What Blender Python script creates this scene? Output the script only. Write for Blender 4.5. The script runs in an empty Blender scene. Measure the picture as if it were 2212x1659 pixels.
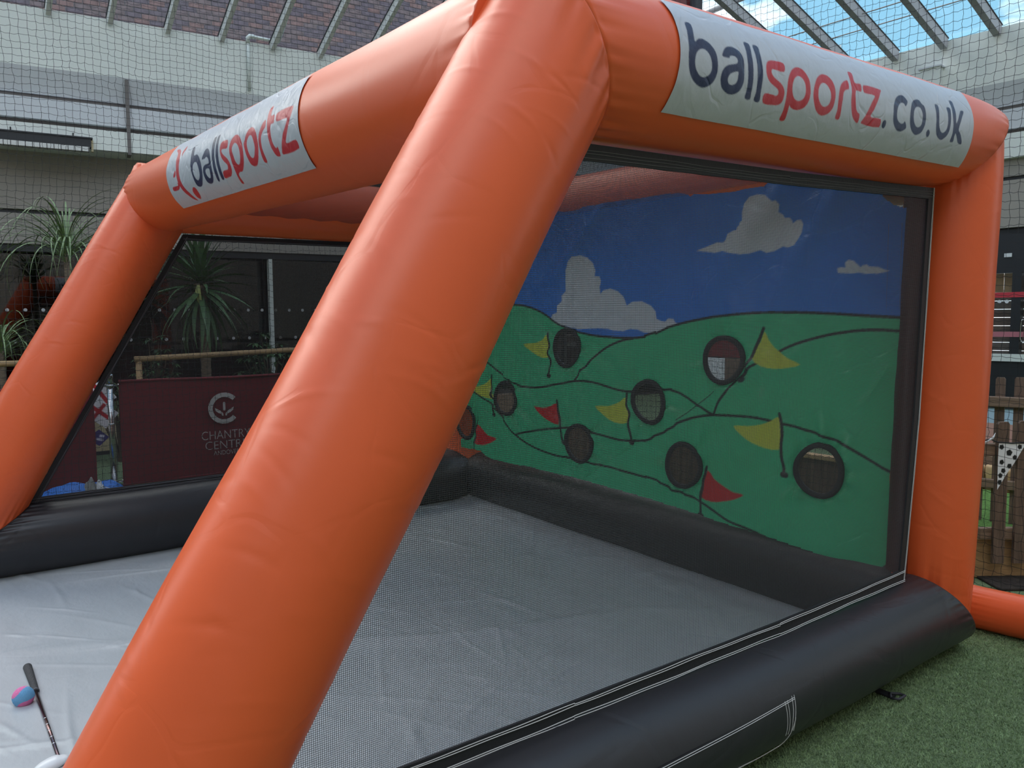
import bpy, bmesh, math, random
import numpy as np
from mathutils import Vector, Matrix
random.seed(7)
RNG = np.random.default_rng(7)
scene = bpy.context.scene
COL = scene.collection
rad = math.radians

# ---------------------------------------------------------------- camera
cam_data = bpy.data.cameras.new('camera')
cam_data.sensor_fit = 'HORIZONTAL'
cam_data.sensor_width = 36.0
cam_data.lens = 36.0 * 1689.22 / 2212.0
cam_data.clip_start = 0.05
cam_data.clip_end = 300
camera = bpy.data.objects.new('camera', cam_data)
COL.objects.link(camera)
CR = Vector((0.60282705, 0.7978442, -0.00664755))
CU = Vector((-0.06040793, 0.05394693, 0.99671491))
CF = Vector((-0.79558182, 0.60044514, -0.08071678))
m = Matrix((CR, CU, -CF)).transposed().to_4x4()
m.translation = Vector((3.27042581, -0.09864017, 1.3928308))
camera.matrix_world = m
scene.camera = camera

# ---------------------------------------------------------------- view, world, sun
scene.view_settings.view_transform = 'Standard'
scene.view_settings.look = 'None'
scene.view_settings.gamma = 1.0
scene.view_settings.exposure = 0.50
scene.view_settings.use_curve_mapping = False

world = bpy.data.worlds.new('sky')
scene.world = world
world.use_nodes = True
wn = world.node_tree.nodes
wl = world.node_tree.links
wn.clear()
w_out = wn.new('ShaderNodeOutputWorld')
w_bg = wn.new('ShaderNodeBackground')
w_bg.inputs['Strength'].default_value = 1.75
w_tc = wn.new('ShaderNodeTexCoord')
w_map = wn.new('ShaderNodeMapping')
w_map.inputs['Scale'].default_value = (1.0, 1.0, 2.6)
w_map.inputs['Location'].default_value = (5.1, 4.2, 0.9)
w_noise = wn.new('ShaderNodeTexNoise')
w_noise.inputs['Scale'].default_value = 2.3
w_noise.inputs['Detail'].default_value = 7
w_noise.inputs['Roughness'].default_value = 0.55
w_ramp = wn.new('ShaderNodeValToRGB')
w_ramp.color_ramp.elements[0].position = 0.50
w_ramp.color_ramp.elements[1].position = 0.61
w_sep = wn.new('ShaderNodeSeparateXYZ')
w_grad = wn.new('ShaderNodeValToRGB')
w_grad.color_ramp.elements[0].position = 0.0
w_grad.color_ramp.elements[0].color = (0.16, 0.34, 0.43, 1)
w_grad.color_ramp.elements[1].position = 0.9
w_grad.color_ramp.elements[1].color = (0.12, 0.25, 0.42, 1)
w_mix = wn.new('ShaderNodeMixRGB')
w_mix.inputs['Color2'].default_value = (1.25, 1.25, 1.27, 1)
wl.new(w_tc.outputs['Generated'], w_map.inputs['Vector'])
wl.new(w_map.outputs['Vector'], w_noise.inputs['Vector'])
w_hz = wn.new('ShaderNodeMath'); w_hz.operation = 'MULTIPLY_ADD'; w_hz.inputs[1].default_value = -1.4; w_hz.inputs[2].default_value = 0.53
w_cl = wn.new('ShaderNodeClamp'); w_cl.inputs['Min'].default_value = 0.0; w_cl.inputs['Max'].default_value = 0.06
w_ad = wn.new('ShaderNodeMath'); w_ad.operation = 'ADD'
wl.new(w_sep.outputs['Z'], w_hz.inputs[0]); wl.new(w_hz.outputs[0], w_cl.inputs['Value'])
wl.new(w_cl.outputs[0], w_ad.inputs[0]); wl.new(w_noise.outputs['Fac'], w_ad.inputs[1])
wl.new(w_ad.outputs[0], w_ramp.inputs['Fac'])
wl.new(w_tc.outputs['Generated'], w_sep.inputs['Vector'])
wl.new(w_sep.outputs['Z'], w_grad.inputs['Fac'])
wl.new(w_grad.outputs['Color'], w_mix.inputs['Color1'])
wl.new(w_ramp.outputs['Color'], w_mix.inputs['Fac'])
wl.new(w_mix.outputs['Color'], w_bg.inputs['Color'])
wl.new(w_bg.outputs['Background'], w_out.inputs['Surface'])

sun_data = bpy.data.lights.new('sun', 'SUN')
sun_data.energy = 2.1
sun_data.angle = rad(50)
sun_data.color = (1.0, 0.93, 0.82)
sun = bpy.data.objects.new('sun', sun_data)
COL.objects.link(sun)
sun.rotation_euler = Vector((-0.75, -0.15, 0.62)).to_track_quat('Z', 'Y').to_euler()

# ---------------------------------------------------------------- materials
def srgb(r, g, b):
    f = lambda c: (c / 255 / 12.92) if c / 255 <= 0.04045 else ((c / 255 + 0.055) / 1.055) ** 2.4
    return (f(r), f(g), f(b), 1.0)

def mat(name, color, rough=0.6, metal=0.0, bump=0.0, bscale=20.0, stretch=(1, 1, 1), vary=0.0, vscale=5.0, spec=0.5, crease=0.0, cscale=5.0, attr=None, sheen=0.0, coat=0.0):
    M = bpy.data.materials.new(name)
    M.use_nodes = True
    n, l = M.node_tree.nodes, M.node_tree.links
    b = n['Principled BSDF']
    b.inputs['Base Color'].default_value = color
    b.inputs['Roughness'].default_value = rough
    b.inputs['Metallic'].default_value = metal
    b.inputs['Specular IOR Level'].default_value = spec
    b.inputs['Coat Weight'].default_value = coat
    b.inputs['Coat Roughness'].default_value = 0.25
    tc = n.new('ShaderNodeTexCoord')
    mp = n.new('ShaderNodeMapping')
    mp.inputs['Scale'].default_value = stretch
    l.new(tc.outputs['Object'], mp.inputs['Vector'])
    csock = None
    if attr:
        a = n.new('ShaderNodeAttribute')
        a.attribute_name = attr
        csock = a.outputs['Color']
        l.new(csock, b.inputs['Base Color'])
    if vary > 0:
        t = n.new('ShaderNodeTexNoise')
        t.inputs['Scale'].default_value = vscale
        t.inputs['Detail'].default_value = 5
        l.new(mp.outputs['Vector'], t.inputs['Vector'])
        h = n.new('ShaderNodeHueSaturation')
        mr = n.new('ShaderNodeMapRange')
        mr.inputs['From Min'].default_value = 0.3
        mr.inputs['From Max'].default_value = 0.7
        mr.inputs['To Min'].default_value = 1 - vary
        mr.inputs['To Max'].default_value = 1 + vary
        l.new(t.outputs['Fac'], mr.inputs['Value'])
        l.new(mr.outputs['Result'], h.inputs['Value'])
        h.inputs['Color'].default_value = color
        if csock:
            l.new(csock, h.inputs['Color'])
        l.new(h.outputs['Color'], b.inputs['Base Color'])
    prev = None
    if bump > 0:
        t = n.new('ShaderNodeTexNoise')
        t.inputs['Scale'].default_value = bscale
        t.inputs['Detail'].default_value = 6
        l.new(mp.outputs['Vector'], t.inputs['Vector'])
        bp = n.new('ShaderNodeBump')
        bp.inputs['Strength'].default_value = bump
        bp.inputs['Distance'].default_value = 0.01
        l.new(t.outputs['Fac'], bp.inputs['Height'])
        prev = bp
    if crease > 0:
        # thin fold lines: ridges of a strongly warped noise
        wz = n.new('ShaderNodeTexNoise')
        wz.inputs['Scale'].default_value = cscale * 0.6
        wz.inputs['Detail'].default_value = 2
        l.new(tc.outputs['Object'], wz.inputs['Vector'])
        mx = n.new('ShaderNodeMixRGB')
        mx.inputs['Fac'].default_value = 0.18
        l.new(tc.outputs['Object'], mx.inputs['Color1'])
        l.new(wz.outputs['Color'], mx.inputs['Color2'])
        v = n.new('ShaderNodeTexVoronoi')
        v.feature = 'DISTANCE_TO_EDGE'
        v.inputs['Scale'].default_value = cscale
        l.new(mx.outputs['Color'], v.inputs['Vector'])
        mr = n.new('ShaderNodeMapRange')
        mr.inputs['From Max'].default_value = 0.05
        l.new(v.outputs['Distance'], mr.inputs['Value'])
        # fold lines come and go
        gz = n.new('ShaderNodeTexNoise')
        gz.inputs['Scale'].default_value = cscale * 1.3
        l.new(tc.outputs['Object'], gz.inputs['Vector'])
        gr = n.new('ShaderNodeMapRange')
        gr.inputs['From Min'].default_value = 0.42
        gr.inputs['From Max'].default_value = 0.62
        l.new(gz.outputs['Fac'], gr.inputs['Value'])
        ad = n.new('ShaderNodeMath')
        ad.operation = 'MAXIMUM'
        l.new(mr.outputs['Result'], ad.inputs[0])
        l.new(gr.outputs['Result'], ad.inputs[1])
        bp = n.new('ShaderNodeBump')
        bp.inputs['Strength'].default_value = crease
        bp.inputs['Distance'].default_value = 0.004
        l.new(ad.outputs[0], bp.inputs['Height'])
        if prev:
            l.new(prev.outputs['Normal'], bp.inputs['Normal'])
        prev = bp
    if prev:
        l.new(prev.outputs['Normal'], b.inputs['Normal'])
    return M

def mesh_screen(name, period, thread, color, uaxis, vaxis):
    """woven screen: threads opaque, holes open, on the object's own axes"""
    M = bpy.data.materials.new(name)
    M.use_nodes = True
    n, l = M.node_tree.nodes, M.node_tree.links
    b = n['Principled BSDF']
    b.inputs['Base Color'].default_value = color
    b.inputs['Roughness'].default_value = 0.5
    out = n['Material Output']
    tc = n.new('ShaderNodeTexCoord')
    sp = n.new('ShaderNodeSeparateXYZ')
    l.new(tc.outputs['Object'], sp.inputs['Vector'])
    res = []
    for ax in (uaxis, vaxis):
        a = n.new('ShaderNodeMath'); a.operation = 'MULTIPLY'; a.inputs[1].default_value = 1.0 / period
        l.new(sp.outputs[ax], a.inputs[0])
        f = n.new('ShaderNodeMath'); f.operation = 'FRACT'
        l.new(a.outputs[0], f.inputs[0])
        c = n.new('ShaderNodeMath'); c.operation = 'GREATER_THAN'; c.inputs[1].default_value = thread
        l.new(f.outputs[0], c.inputs[0])
        res.append(c)
    mu = n.new('ShaderNodeMath'); mu.operation = 'MULTIPLY'
    l.new(res[0].outputs[0], mu.inputs[0]); l.new(res[1].outputs[0], mu.inputs[1])
    tr = n.new('ShaderNodeBsdfTransparent')
    mx = n.new('ShaderNodeMixShader')
    l.new(mu.outputs[0], mx.inputs['Fac'])
    l.new(b.outputs['BSDF'], mx.inputs[1])
    l.new(tr.outputs['BSDF'], mx.inputs[2])
    l.new(mx.outputs['Shader'], out.inputs['Surface'])
    return M

def glass(name, tint=(0.85, 0.9, 0.92, 1), refl=1.0, base=0.06):
    M = bpy.data.materials.new(name)
    M.use_nodes = True
    n, l = M.node_tree.nodes, M.node_tree.links
    out = n['Material Output']
    tr = n.new('ShaderNodeBsdfTransparent'); tr.inputs['Color'].default_value = tint
    gl = n.new('ShaderNodeBsdfGlossy'); gl.inputs['Roughness'].default_value = 0.02
    gl.inputs['Color'].default_value = (refl, refl, refl, 1)
    lw = n.new('ShaderNodeLayerWeight'); lw.inputs['Blend'].default_value = 0.5
    pw = n.new('ShaderNodeMath'); pw.operation = 'POWER'; pw.inputs[1].default_value = 4.0
    ad = n.new('ShaderNodeMath'); ad.operation = 'MULTIPLY_ADD'; ad.inputs[1].default_value = 0.8; ad.inputs[2].default_value = base
    l.new(lw.outputs['Facing'], pw.inputs[0]); l.new(pw.outputs[0], ad.inputs[0])
    mx = n.new('ShaderNodeMixShader')
    l.new(ad.outputs[0], mx.inputs['Fac']); l.new(tr.outputs[0], mx.inputs[1]); l.new(gl.outputs[0], mx.inputs[2])
    l.new(mx.outputs[0], out.inputs['Surface'])
    return M

ORANGE = (0.82, 0.125, 0.034, 1)
M_orange = mat('orange_vinyl', ORANGE, 0.36, bump=0.05, bscale=9, crease=0.10, cscale=5.5, vary=0.03)
M_orange2 = mat('orange_vinyl_smooth', ORANGE, 0.36, bump=0.06, bscale=6, crease=0.12, cscale=3.0)
M_black = mat('black_vinyl', (0.026, 0.026, 0.030, 1), 0.40, bump=0.18, bscale=9, crease=0.25, cscale=3.2)
M_strip = mat('glossy_black_strip', (0.045, 0.012, 0.014, 1), 0.28, bump=0.3, bscale=6)
M_band = mat('black_webbing', (0.016, 0.016, 0.02, 1), 0.6, bump=0.15, bscale=60)
M_thread = mat('white_thread', (0.62, 0.62, 0.62, 1), 0.8)
M_threaddim = mat('grey_thread', (0.16, 0.16, 0.18, 1), 0.8)
M_sign = mat('sign_vinyl', (0.62, 0.64, 0.68, 1), 0.36, bump=0.25, bscale=22, crease=0.30, cscale=8, attr='print')
M_banner = mat('banner_vinyl', (1, 1, 1, 1), 0.28, bump=0.7, bscale=8, crease=0.8, cscale=6, attr='print', spec=0.8)
def add_translucent(M, fac):
    n, l = M.node_tree.nodes, M.node_tree.links
    t = n.new('ShaderNodeBsdfTranslucent'); mx = n.new('ShaderNodeMixShader'); mx.inputs['Fac'].default_value = fac
    l.new(n['Principled BSDF'].inputs['Base Color'].links[0].from_socket, t.inputs['Color'])
    l.new(n['Principled BSDF'].outputs[0], mx.inputs[1]); l.new(t.outputs[0], mx.inputs[2])
    l.new(mx.outputs[0], n['Material Output'].inputs['Surface'])
add_translucent(M_banner, 0.35)
M_tarp = mat('grey_ground_sheet', (0.45, 0.475, 0.495, 1), 0.40, bump=0.5, bscale=6, crease=0.12, cscale=4.2, stretch=(1, 2.2, 1), vary=0.05, vscale=3)
M_side = mesh_screen('side_screen', 0.0046, 0.21, (0.06, 0.06, 0.065, 1), 'Y', 'Z')
M_side2 = mesh_screen('far_screen', 0.0046, 0.30, (0.03, 0.027, 0.03, 1), 'Y', 'Z')
M_roof = mesh_screen('roof_screen', 0.0046, 0.52, (0.055, 0.035, 0.05, 1), 'X', 'Y')
M_hole = mesh_screen('pocket_screen', 0.0036, 0.18, (0.012, 0.012, 0.014, 1), 'X', 'Z')
M_turf = mat('turf', (0.17, 0.235, 0.125, 1), 0.9, bump=0.9, bscale=150, vary=0.35, vscale=120, spec=0.15)
M_blade = mat('turf_blade', (0.24, 0.34, 0.17, 1), 0.8, vary=0.3, vscale=30, spec=0.2)
M_grass = mat('bright_grass', (0.105, 0.20, 0.055, 1), 0.9, bump=0.9, bscale=70, vary=0.4, vscale=50, spec=0.1)
M_white = mat('white_cladding', (0.74, 0.77, 0.74, 1), 0.6, bump=0.05, bscale=4, vary=0.04, vscale=1.3)
M_lilac = mat('pale_grey_cladding', (0.62, 0.64, 0.68, 1), 0.6, vary=0.03, vscale=1)
M_taupe = mat('taupe_render', (0.34, 0.31, 0.28, 1), 0.75, vary=0.04, vscale=1.5)
M_dark = mat('dark_frame', (0.018, 0.019, 0.024, 1), 0.45)
M_joint = mat('joint_shadow_gap', (0.16, 0.145, 0.14, 1), 0.8)
M_interior = mat('shop_interior_gloom', (0.020, 0.014, 0.014, 1), 0.8, vary=0.3, vscale=1.2)  # near-black colour stands in for the darkness inside the shop
M_glass = glass('shop_glass', (0.60, 0.58, 0.58, 1), 1.0, 0.06)
M_glass2 = glass('screen_glass', (0.92, 0.92, 0.92, 1), 1.0, 0.04)
M_boardgrey = mat('weathered_board', (0.22, 0.17, 0.14, 1), 0.8, bump=0.3, bscale=20, vary=0.25, vscale=8)
M_roofglass = glass('roof_glass', (0.97, 0.985, 0.99, 1), 0.8, 0.02)
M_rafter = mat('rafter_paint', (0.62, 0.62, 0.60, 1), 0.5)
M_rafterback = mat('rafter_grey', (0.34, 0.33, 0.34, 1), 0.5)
M_gasket = mat('rafter_gasket', (0.04, 0.04, 0.05, 1), 0.6)
M_pvc = mat('white_pipe', (0.62, 0.66, 0.63, 1), 0.4)
M_net = mat('black_net_cord', (0.020, 0.022, 0.026, 1), 0.7)
M_steel = mat('stainless_steel', (0.55, 0.55, 0.56, 1), 0.18, metal=1.0)
M_red = mat('maroon_canvas', (0.155, 0.010, 0.016, 1), 0.75, bump=0.25, bscale=120, vary=0.08, vscale=6)
M_print = mat('pale_print', (0.50, 0.47, 0.47, 1), 0.7)
M_timber = mat('stained_timber', (0.15, 0.095, 0.068, 1), 0.7, bump=0.5, bscale=25, stretch=(6, 6, 0.6), vary=0.35, vscale=9)
M_timberH = mat('stained_timber_rail', (0.21, 0.135, 0.09, 1), 0.7, bump=0.5, bscale=20, stretch=(0.8, 0.8, 6), vary=0.35, vscale=7)
M_tan = mat('tan_board', (0.42, 0.26, 0.12, 1), 0.7, bump=0.4, bscale=20, stretch=(0.8, 0.8, 6), vary=0.25, vscale=7)
M_pale = mat('pale_log', (0.60, 0.39, 0.20, 1), 0.65, bump=0.3, bscale=20, vary=0.2, vscale=9)
M_rail = mat('bamboo_rail', (0.34, 0.215, 0.10, 1), 0.55, bump=0.3, bscale=14, vary=0.2, vscale=5)
M_soil = mat('bark_soil', (0.030, 0.022, 0.018, 1), 0.95, bump=1.0, bscale=45, vary=0.5, vscale=40)
M_leaf = mat('yucca_leaf', (0.075, 0.150, 0.060, 1), 0.45, vary=0.25, vscale=6)
M_leafdark = mat('shrub_leaf', (0.060, 0.120, 0.045, 1), 0.4, vary=0.3, vscale=8)
M_leafthin = mat('grassy_leaf', (0.17, 0.24, 0.10, 1), 0.5, vary=0.25, vscale=8)
M_leafyellow = mat('yellowing_leaf', (0.42, 0.46, 0.16, 1), 0.5)
M_trunk = mat('yucca_trunk', (0.17, 0.125, 0.085, 1), 0.85, bump=0.8, bscale=30, stretch=(1, 1, 4), vary=0.3, vscale=20)
M_stem = mat('shrub_stem', (0.10, 0.07, 0.045, 1), 0.85)
M_grip = mat('rubber_grip', (0.055, 0.055, 0.058, 1), 0.75, bump=0.6, bscale=160)
M_shaft = mat('dark_chrome_shaft', (0.20, 0.13, 0.13, 1), 0.22, metal=1.0)
M_clubhead = mat('white_club_head', (0.78, 0.79, 0.80, 1), 0.3)
M_blueball = mat('blue_felt', (0.17, 0.42, 0.68, 1), 0.9, bump=0.5, bscale=300)
M_pinkball = mat('pink_felt', (0.85, 0.22, 0.46, 1), 0.9, bump=0.5, bscale=300)
M_flag = mat('printed_bunting', (1, 1, 1, 1), 0.65, attr='print', bump=0.2, bscale=30)
M_bag = mat('blue_nylon', (0.045, 0.22, 0.70, 1), 0.4, bump=0.3, bscale=20)
M_baggrey = mat('grey_patch', (0.28, 0.28, 0.26, 1), 0.7)
M_whitecloth = mat('white_cloth', (0.72, 0.73, 0.76, 1), 0.6)
M_cream = mat('cream_paint', (0.60, 0.50, 0.31, 1), 0.6, vary=0.05)
M_mortar = mat('mortar', (0.27, 0.26, 0.28, 1), 0.9, bump=0.3, bscale=60)
M_bricks = [mat('brick_red', (0.20, 0.125, 0.12, 1), 0.85, bump=0.4, bscale=60, vary=0.2, vscale=12),
            mat('brick_purple', (0.125, 0.10, 0.12, 1), 0.85, bump=0.4, bscale=60, vary=0.25, vscale=12),
            mat('brick_brown', (0.16, 0.12, 0.125, 1), 0.85, bump=0.4, bscale=60, vary=0.25, vscale=12)]
M_maroon = mat('maroon_steel', (0.14, 0.02, 0.025, 1), 0.5)
M_dot = mat('window_dot', (0.45, 0.45, 0.46, 1), 0.6)
M_tape1 = mat('red_tape', (0.55, 0.04, 0.06, 1), 0.5)
M_tape2 = mat('pink_tape', (0.50, 0.17, 0.21, 1), 0.5)
M_lightblue = mat('pale_blue_panel', (0.42, 0.58, 0.70, 1), 0.6)
M_salmon = mat('salmon_panel', (0.58, 0.33, 0.27, 1), 0.6)
M_boots = mat('sign_blue', (0.05, 0.16, 0.35, 1), 0.5)
M_paleglow = mat('louvre_metal', (0.60, 0.64, 0.66, 1), 0.25, metal=0.8)

# ---------------------------------------------------------------- helpers
def mesh_obj(name, verts, faces, material=None, parent=None, smooth=False, mats=None, midx=None):
    me = bpy.data.meshes.new(name)
    me.from_pydata([tuple(v) for v in verts], [], [tuple(f) for f in faces])
    for mm in (mats or [material]):
        if mm: me.materials.append(mm)
    if midx is not None:
        me.polygons.foreach_set('material_index', np.array(midx, dtype=np.int32))
    if smooth:
        me.polygons.foreach_set('use_smooth', np.ones(len(me.polygons), dtype=bool))
    me.update()
    o = bpy.data.objects.new(name, me)
    COL.objects.link(o)
    if parent: o.parent = parent
    return o

def big_mesh(name, V, Q, material, parent=None, smooth=True, color=None):
    """numpy quads -> object, with an optional printed colour per vertex"""
    me = bpy.data.meshes.new(name)
    V = np.asarray(V, dtype=np.float32); Q = np.asarray(Q, dtype=np.int32)
    k = Q.shape[1]
    me.vertices.add(len(V)); me.vertices.foreach_set('co', V.ravel())
    me.loops.add(Q.size); me.loops.foreach_set('vertex_index', Q.ravel())
    me.polygons.add(len(Q))
    me.polygons.foreach_set('loop_start', np.arange(0, Q.size, k, dtype=np.int32))
    me.polygons.foreach_set('loop_total', np.full(len(Q), k, dtype=np.int32))
    me.polygons.foreach_set('use_smooth', np.full(len(Q), smooth, dtype=bool))
    if color is not None:
        a = me.color_attributes.new('print', 'FLOAT_COLOR', 'POINT')
        c = np.ones((len(V), 4), dtype=np.float32); c[:, :3] = color
        a.data.foreach_set('color', c.ravel())
    me.materials.append(material)
    me.update(calc_edges=True)
    me.validate()
    o = bpy.data.objects.new(name, me)
    COL.objects.link(o)
    if parent: o.parent = parent
    return o

def thing(name, label, cat, loc=(0, 0, 0), group=None):
    o = bpy.data.objects.new(name, None)
    o.empty_display_size = 0.1
    COL.objects.link(o)
    o.location = loc
    o['label'] = label; o['category'] = cat
    if group: o['group'] = group
    return o

def tag(o, label, cat, group=None):
    o['label'] = label; o['category'] = cat
    if group: o['group'] = group
    return o

class Frame:
    """local axes: s along, d outward (into the hall), z up"""
    def __init__(s, origin, along, out):
        s.o = Vector(origin); s.a = Vector(along).normalized(); s.n = Vector(out).normalized()
    def p(s, a, d, z):
        v = s.o + s.a * a + s.n * d
        return Vector((v.x, v.y, s.o.z + z))

def box_vf(P, s0, s1, d0, d1, z0, z1):
    v = [P(s, d, z) for z in (z0, z1) for d in (d0, d1) for s in (s0, s1)]
    f = [(0, 2, 3, 1), (4, 5, 7, 6), (0, 1, 5, 4), (2, 6, 7, 3), (0, 4, 6, 2), (1, 3, 7, 5)]
    return v, f

WORLD = Frame((0, 0, 0), (1, 0, 0), (0, 1, 0))

def fbox(name, fr, s0, s1, d0, d1, z0, z1, m, parent=None, bevel=0.0):
    v, f = box_vf(fr.p, s0, s1, d0, d1, z0, z1)
    off = parent.matrix_world.translation if (parent and False) else Vector((0, 0, 0))
    o = mesh_obj(name, v, f, m, parent)
    if bevel > 0:
        bm = bmesh.new(); bm.from_mesh(o.data)
        bmesh.ops.recalc_face_normals(bm, faces=bm.faces)
        bmesh.ops.bevel(bm, geom=list(bm.edges), offset=bevel, segments=1, affect='EDGES', profile=0.5)
        bm.to_mesh(o.data); bm.free()
    else:
        bm = bmesh.new(); bm.from_mesh(o.data)
        bmesh.ops.recalc_face_normals(bm, faces=bm.faces)
        bm.to_mesh(o.data); bm.free()
    return o

def tube_vf(pts, radii, n=8, cap=True):
    pts = [Vector(p) for p in pts]
    if not hasattr(radii, '__len__'): radii = [radii] * len(pts)
    V, F = [], []
    prev = None
    for i, p in enumerate(pts):
        t = (pts[min(i + 1, len(pts) - 1)] - pts[max(i - 1, 0)])
        t = t.normalized() if t.length > 1e-9 else Vector((0, 0, 1))
        if prev is None:
            up = Vector((0, 0, 1)) if abs(t.z) < 0.9 else Vector((1, 0, 0))
            x = t.cross(up).normalized()
        else:
            x = (prev - t * prev.dot(t)).normalized()
        prev = x
        y = t.cross(x)
        for k in range(n):
            a = 2 * math.pi * k / n
            V.append(p + (x * math.cos(a) + y * math.sin(a)) * radii[i])
    for i in range(len(pts) - 1):
        for k in range(n):
            F.append((i * n + k, i * n + (k + 1) % n, (i + 1) * n + (k + 1) % n, (i + 1) * n + k))
    if cap:
        F.append(tuple(range(n - 1, -1, -1)))
        b = (len(pts) - 1) * n
        F.append(tuple(range(b, b + n)))
    return V, F

def tube(name, pts, radii, m, parent=None, n=8, cap=True, smooth=True):
    V, F = tube_vf(pts, radii, n, cap)
    return mesh_obj(name, V, F, m, parent, smooth)

def join_vf(parts):
    V, F = [], []
    for v, f in parts:
        b = len(V); V += list(v); F += [tuple(i + b for i in q) for q in f]
    return V, F

def in_poly(X, Y, poly):
    poly = np.asarray(poly, dtype=float)
    inside = np.zeros(X.shape, dtype=bool)
    j = len(poly) - 1
    for i in range(len(poly)):
        xi, yi = poly[i]; xj, yj = poly[j]
        if yi != yj:
            c = ((yi > Y) != (yj > Y)) & (X < (xj - xi) * (Y - yi) / (yj - yi) + xi)
            inside ^= c
        j = i
    return inside

def smooth_poly(P, closed=True, k=4):
    P = np.asarray(P, dtype=float); n = len(P); out = []
    for i in range(n if closed else n - 1):
        p0 = P[(i - 1) % n] if closed or i > 0 else P[i]
        p1 = P[i]; p2 = P[(i + 1) % n]
        p3 = P[(i + 2) % n] if closed or i + 2 < n else P[i + 1]
        # keep real corners sharp
        for t in np.linspace(0, 1, k, endpoint=False):
            a = 0.5
            m1 = a * (p2 - p0); m2 = a * (p3 - p1)
            L = np.linalg.norm(p2 - p1)
            for mm in (m1, m2):
                s = np.linalg.norm(mm)
                if s > L * 1.0 and s > 0: mm *= L * 1.0 / s
            out.append((2*t**3-3*t*t+1)*p1 + (t**3-2*t*t+t)*m1 + (-2*t**3+3*t*t)*p2 + (t**3-t*t)*m2)
    if not closed: out.append(P[-1])
    return np.array(out)

def blend(C, U, W, cell, color, test, bbox):
    """lay a printed shape over colours C; edge softened over one cell"""
    x0, y0, x1, y1 = bbox
    sel = np.where((U > x0 - cell) & (U < x1 + cell) & (W > y0 - cell) & (W < y1 + cell))[0]
    if not len(sel): return
    u, w = U[sel], W[sel]
    cov = np.zeros(len(sel))
    offs = (-0.33, 0, 0.33)
    for a in offs:
        for b in offs:
            cov += test(u + a * cell, w + b * cell)
    cov /= 9.0
    C[sel] = C[sel] * (1 - cov[:, None]) + np.array(color[:3]) * cov[:, None]

def blend_poly(C, U, W, cell, color, outer, hole=None):
    o = np.asarray(outer, dtype=float)
    def test(u, w):
        r = in_poly(u, w, o)
        if hole is not None and len(hole): r &= ~in_poly(u, w, hole)
        return r
    blend(C, U, W, cell, color, test, (o[:, 0].min(), o[:, 1].min(), o[:, 0].max(), o[:, 1].max()))

def blend_line(C, U, W, cell, color, line, half):
    P = smooth_poly(line, closed=False, k=3)
    for a, b in zip(P[:-1], P[1:]):
        d = b - a; L2 = d @ d + 1e-12
        def test(u, w):
            t = np.clip(((u - a[0]) * d[0] + (w - a[1]) * d[1]) / L2, 0, 1)
            return np.hypot(u - a[0] - t * d[0], w - a[1] - t * d[1]) < half
        blend(C, U, W, cell, color, test, (min(a[0], b[0]) - half, min(a[1], b[1]) - half, max(a[0], b[0]) + half, max(a[1], b[1]) + half))

def grid(nu, nv):
    i = np.arange(nu - 1)[:, None]; j = np.arange(nv - 1)[None, :]
    a = (i * nv + j).ravel()
    return np.stack([a, a + nv, a + nv + 1, a + 1], axis=1)

def np_noise(X, Y, seed, octaves=3, scale=1.0):
    """cheap smooth value noise from summed sines"""
    r = np.random.default_rng(seed); out = np.zeros_like(X, dtype=float); amp = 1.0
    for o in range(octaves):
        for _ in range(5):
            a = r.uniform(0, 2 * np.pi); f = scale * (2 ** o) * r.uniform(0.6, 1.4); ph = r.uniform(0, 6.28)
            out += amp * np.sin(f * (X * np.cos(a) + Y * np.sin(a)) + ph) / 5
        amp *= 0.5
    return out


# ================================================================ the setting
def structure(o):
    o['kind'] = 'structure'
    return o

def sroot(name):
    o = bpy.data.objects.new(name, None); COL.objects.link(o); o['kind'] = 'structure'
    return o

# floor: artificial turf
nu, nv = 121, 121
gx = np.linspace(-14, 10, nu); gy = np.linspace(-10, 14, nv)
GX, GY = np.meshgrid(gx, gy, indexing='ij')
V = np.stack([GX.ravel(), GY.ravel(), np.zeros(GX.size)], axis=1)
floor = structure(big_mesh('floor', V, grid(nu, nv), M_turf))

# pile of the turf in the strip beside the game: short blades, too many to count
def turf_patch(n, x0, x1, y0, y1, h, material, parent, name, keep=None):
    X = RNG.uniform(x0, x1, n); Y = RNG.uniform(y0, y1, n)
    if keep is not None:
        k = keep(X, Y); X = X[k]; Y = Y[k]; n = len(X)
    A = RNG.uniform(0, 6.28, n); w = 0.0016
    H = h * RNG.uniform(0.6, 1.2, n); LX = RNG.normal(0, h * 0.5, n); LY = RNG.normal(0, h * 0.5, n)
    P = np.zeros((n, 3, 3))
    P[:, 0] = np.stack([X - w * np.cos(A), Y - w * np.sin(A), np.zeros(n)], 1)
    P[:, 1] = np.stack([X + w * np.cos(A), Y + w * np.sin(A), np.zeros(n)], 1)
    P[:, 2] = np.stack([X + LX, Y + LY, H], 1)
    o = big_mesh(name, P.reshape(-1, 3), np.arange(3 * n).reshape(-1, 3), material, parent, smooth=False)
    o['kind'] = 'stuff'
    return o
turf_patch(260000, 1.8, 3.4, 1.3, 4.2, 0.007, M_blade, floor, 'turf_pile')

# left wall (shop side of the mall) and back wall; profile: glass, lintel, recess, stepped fascia
LW = Frame((-8.2, 0, 0), (0.13432, 0.99094, 0), (0.99094, -0.13432, 0))
BW = Frame((-1.2, 11.66, 0), (0.9968, 0.0797, 0), (0.0797, -0.9968, 0))

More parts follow.
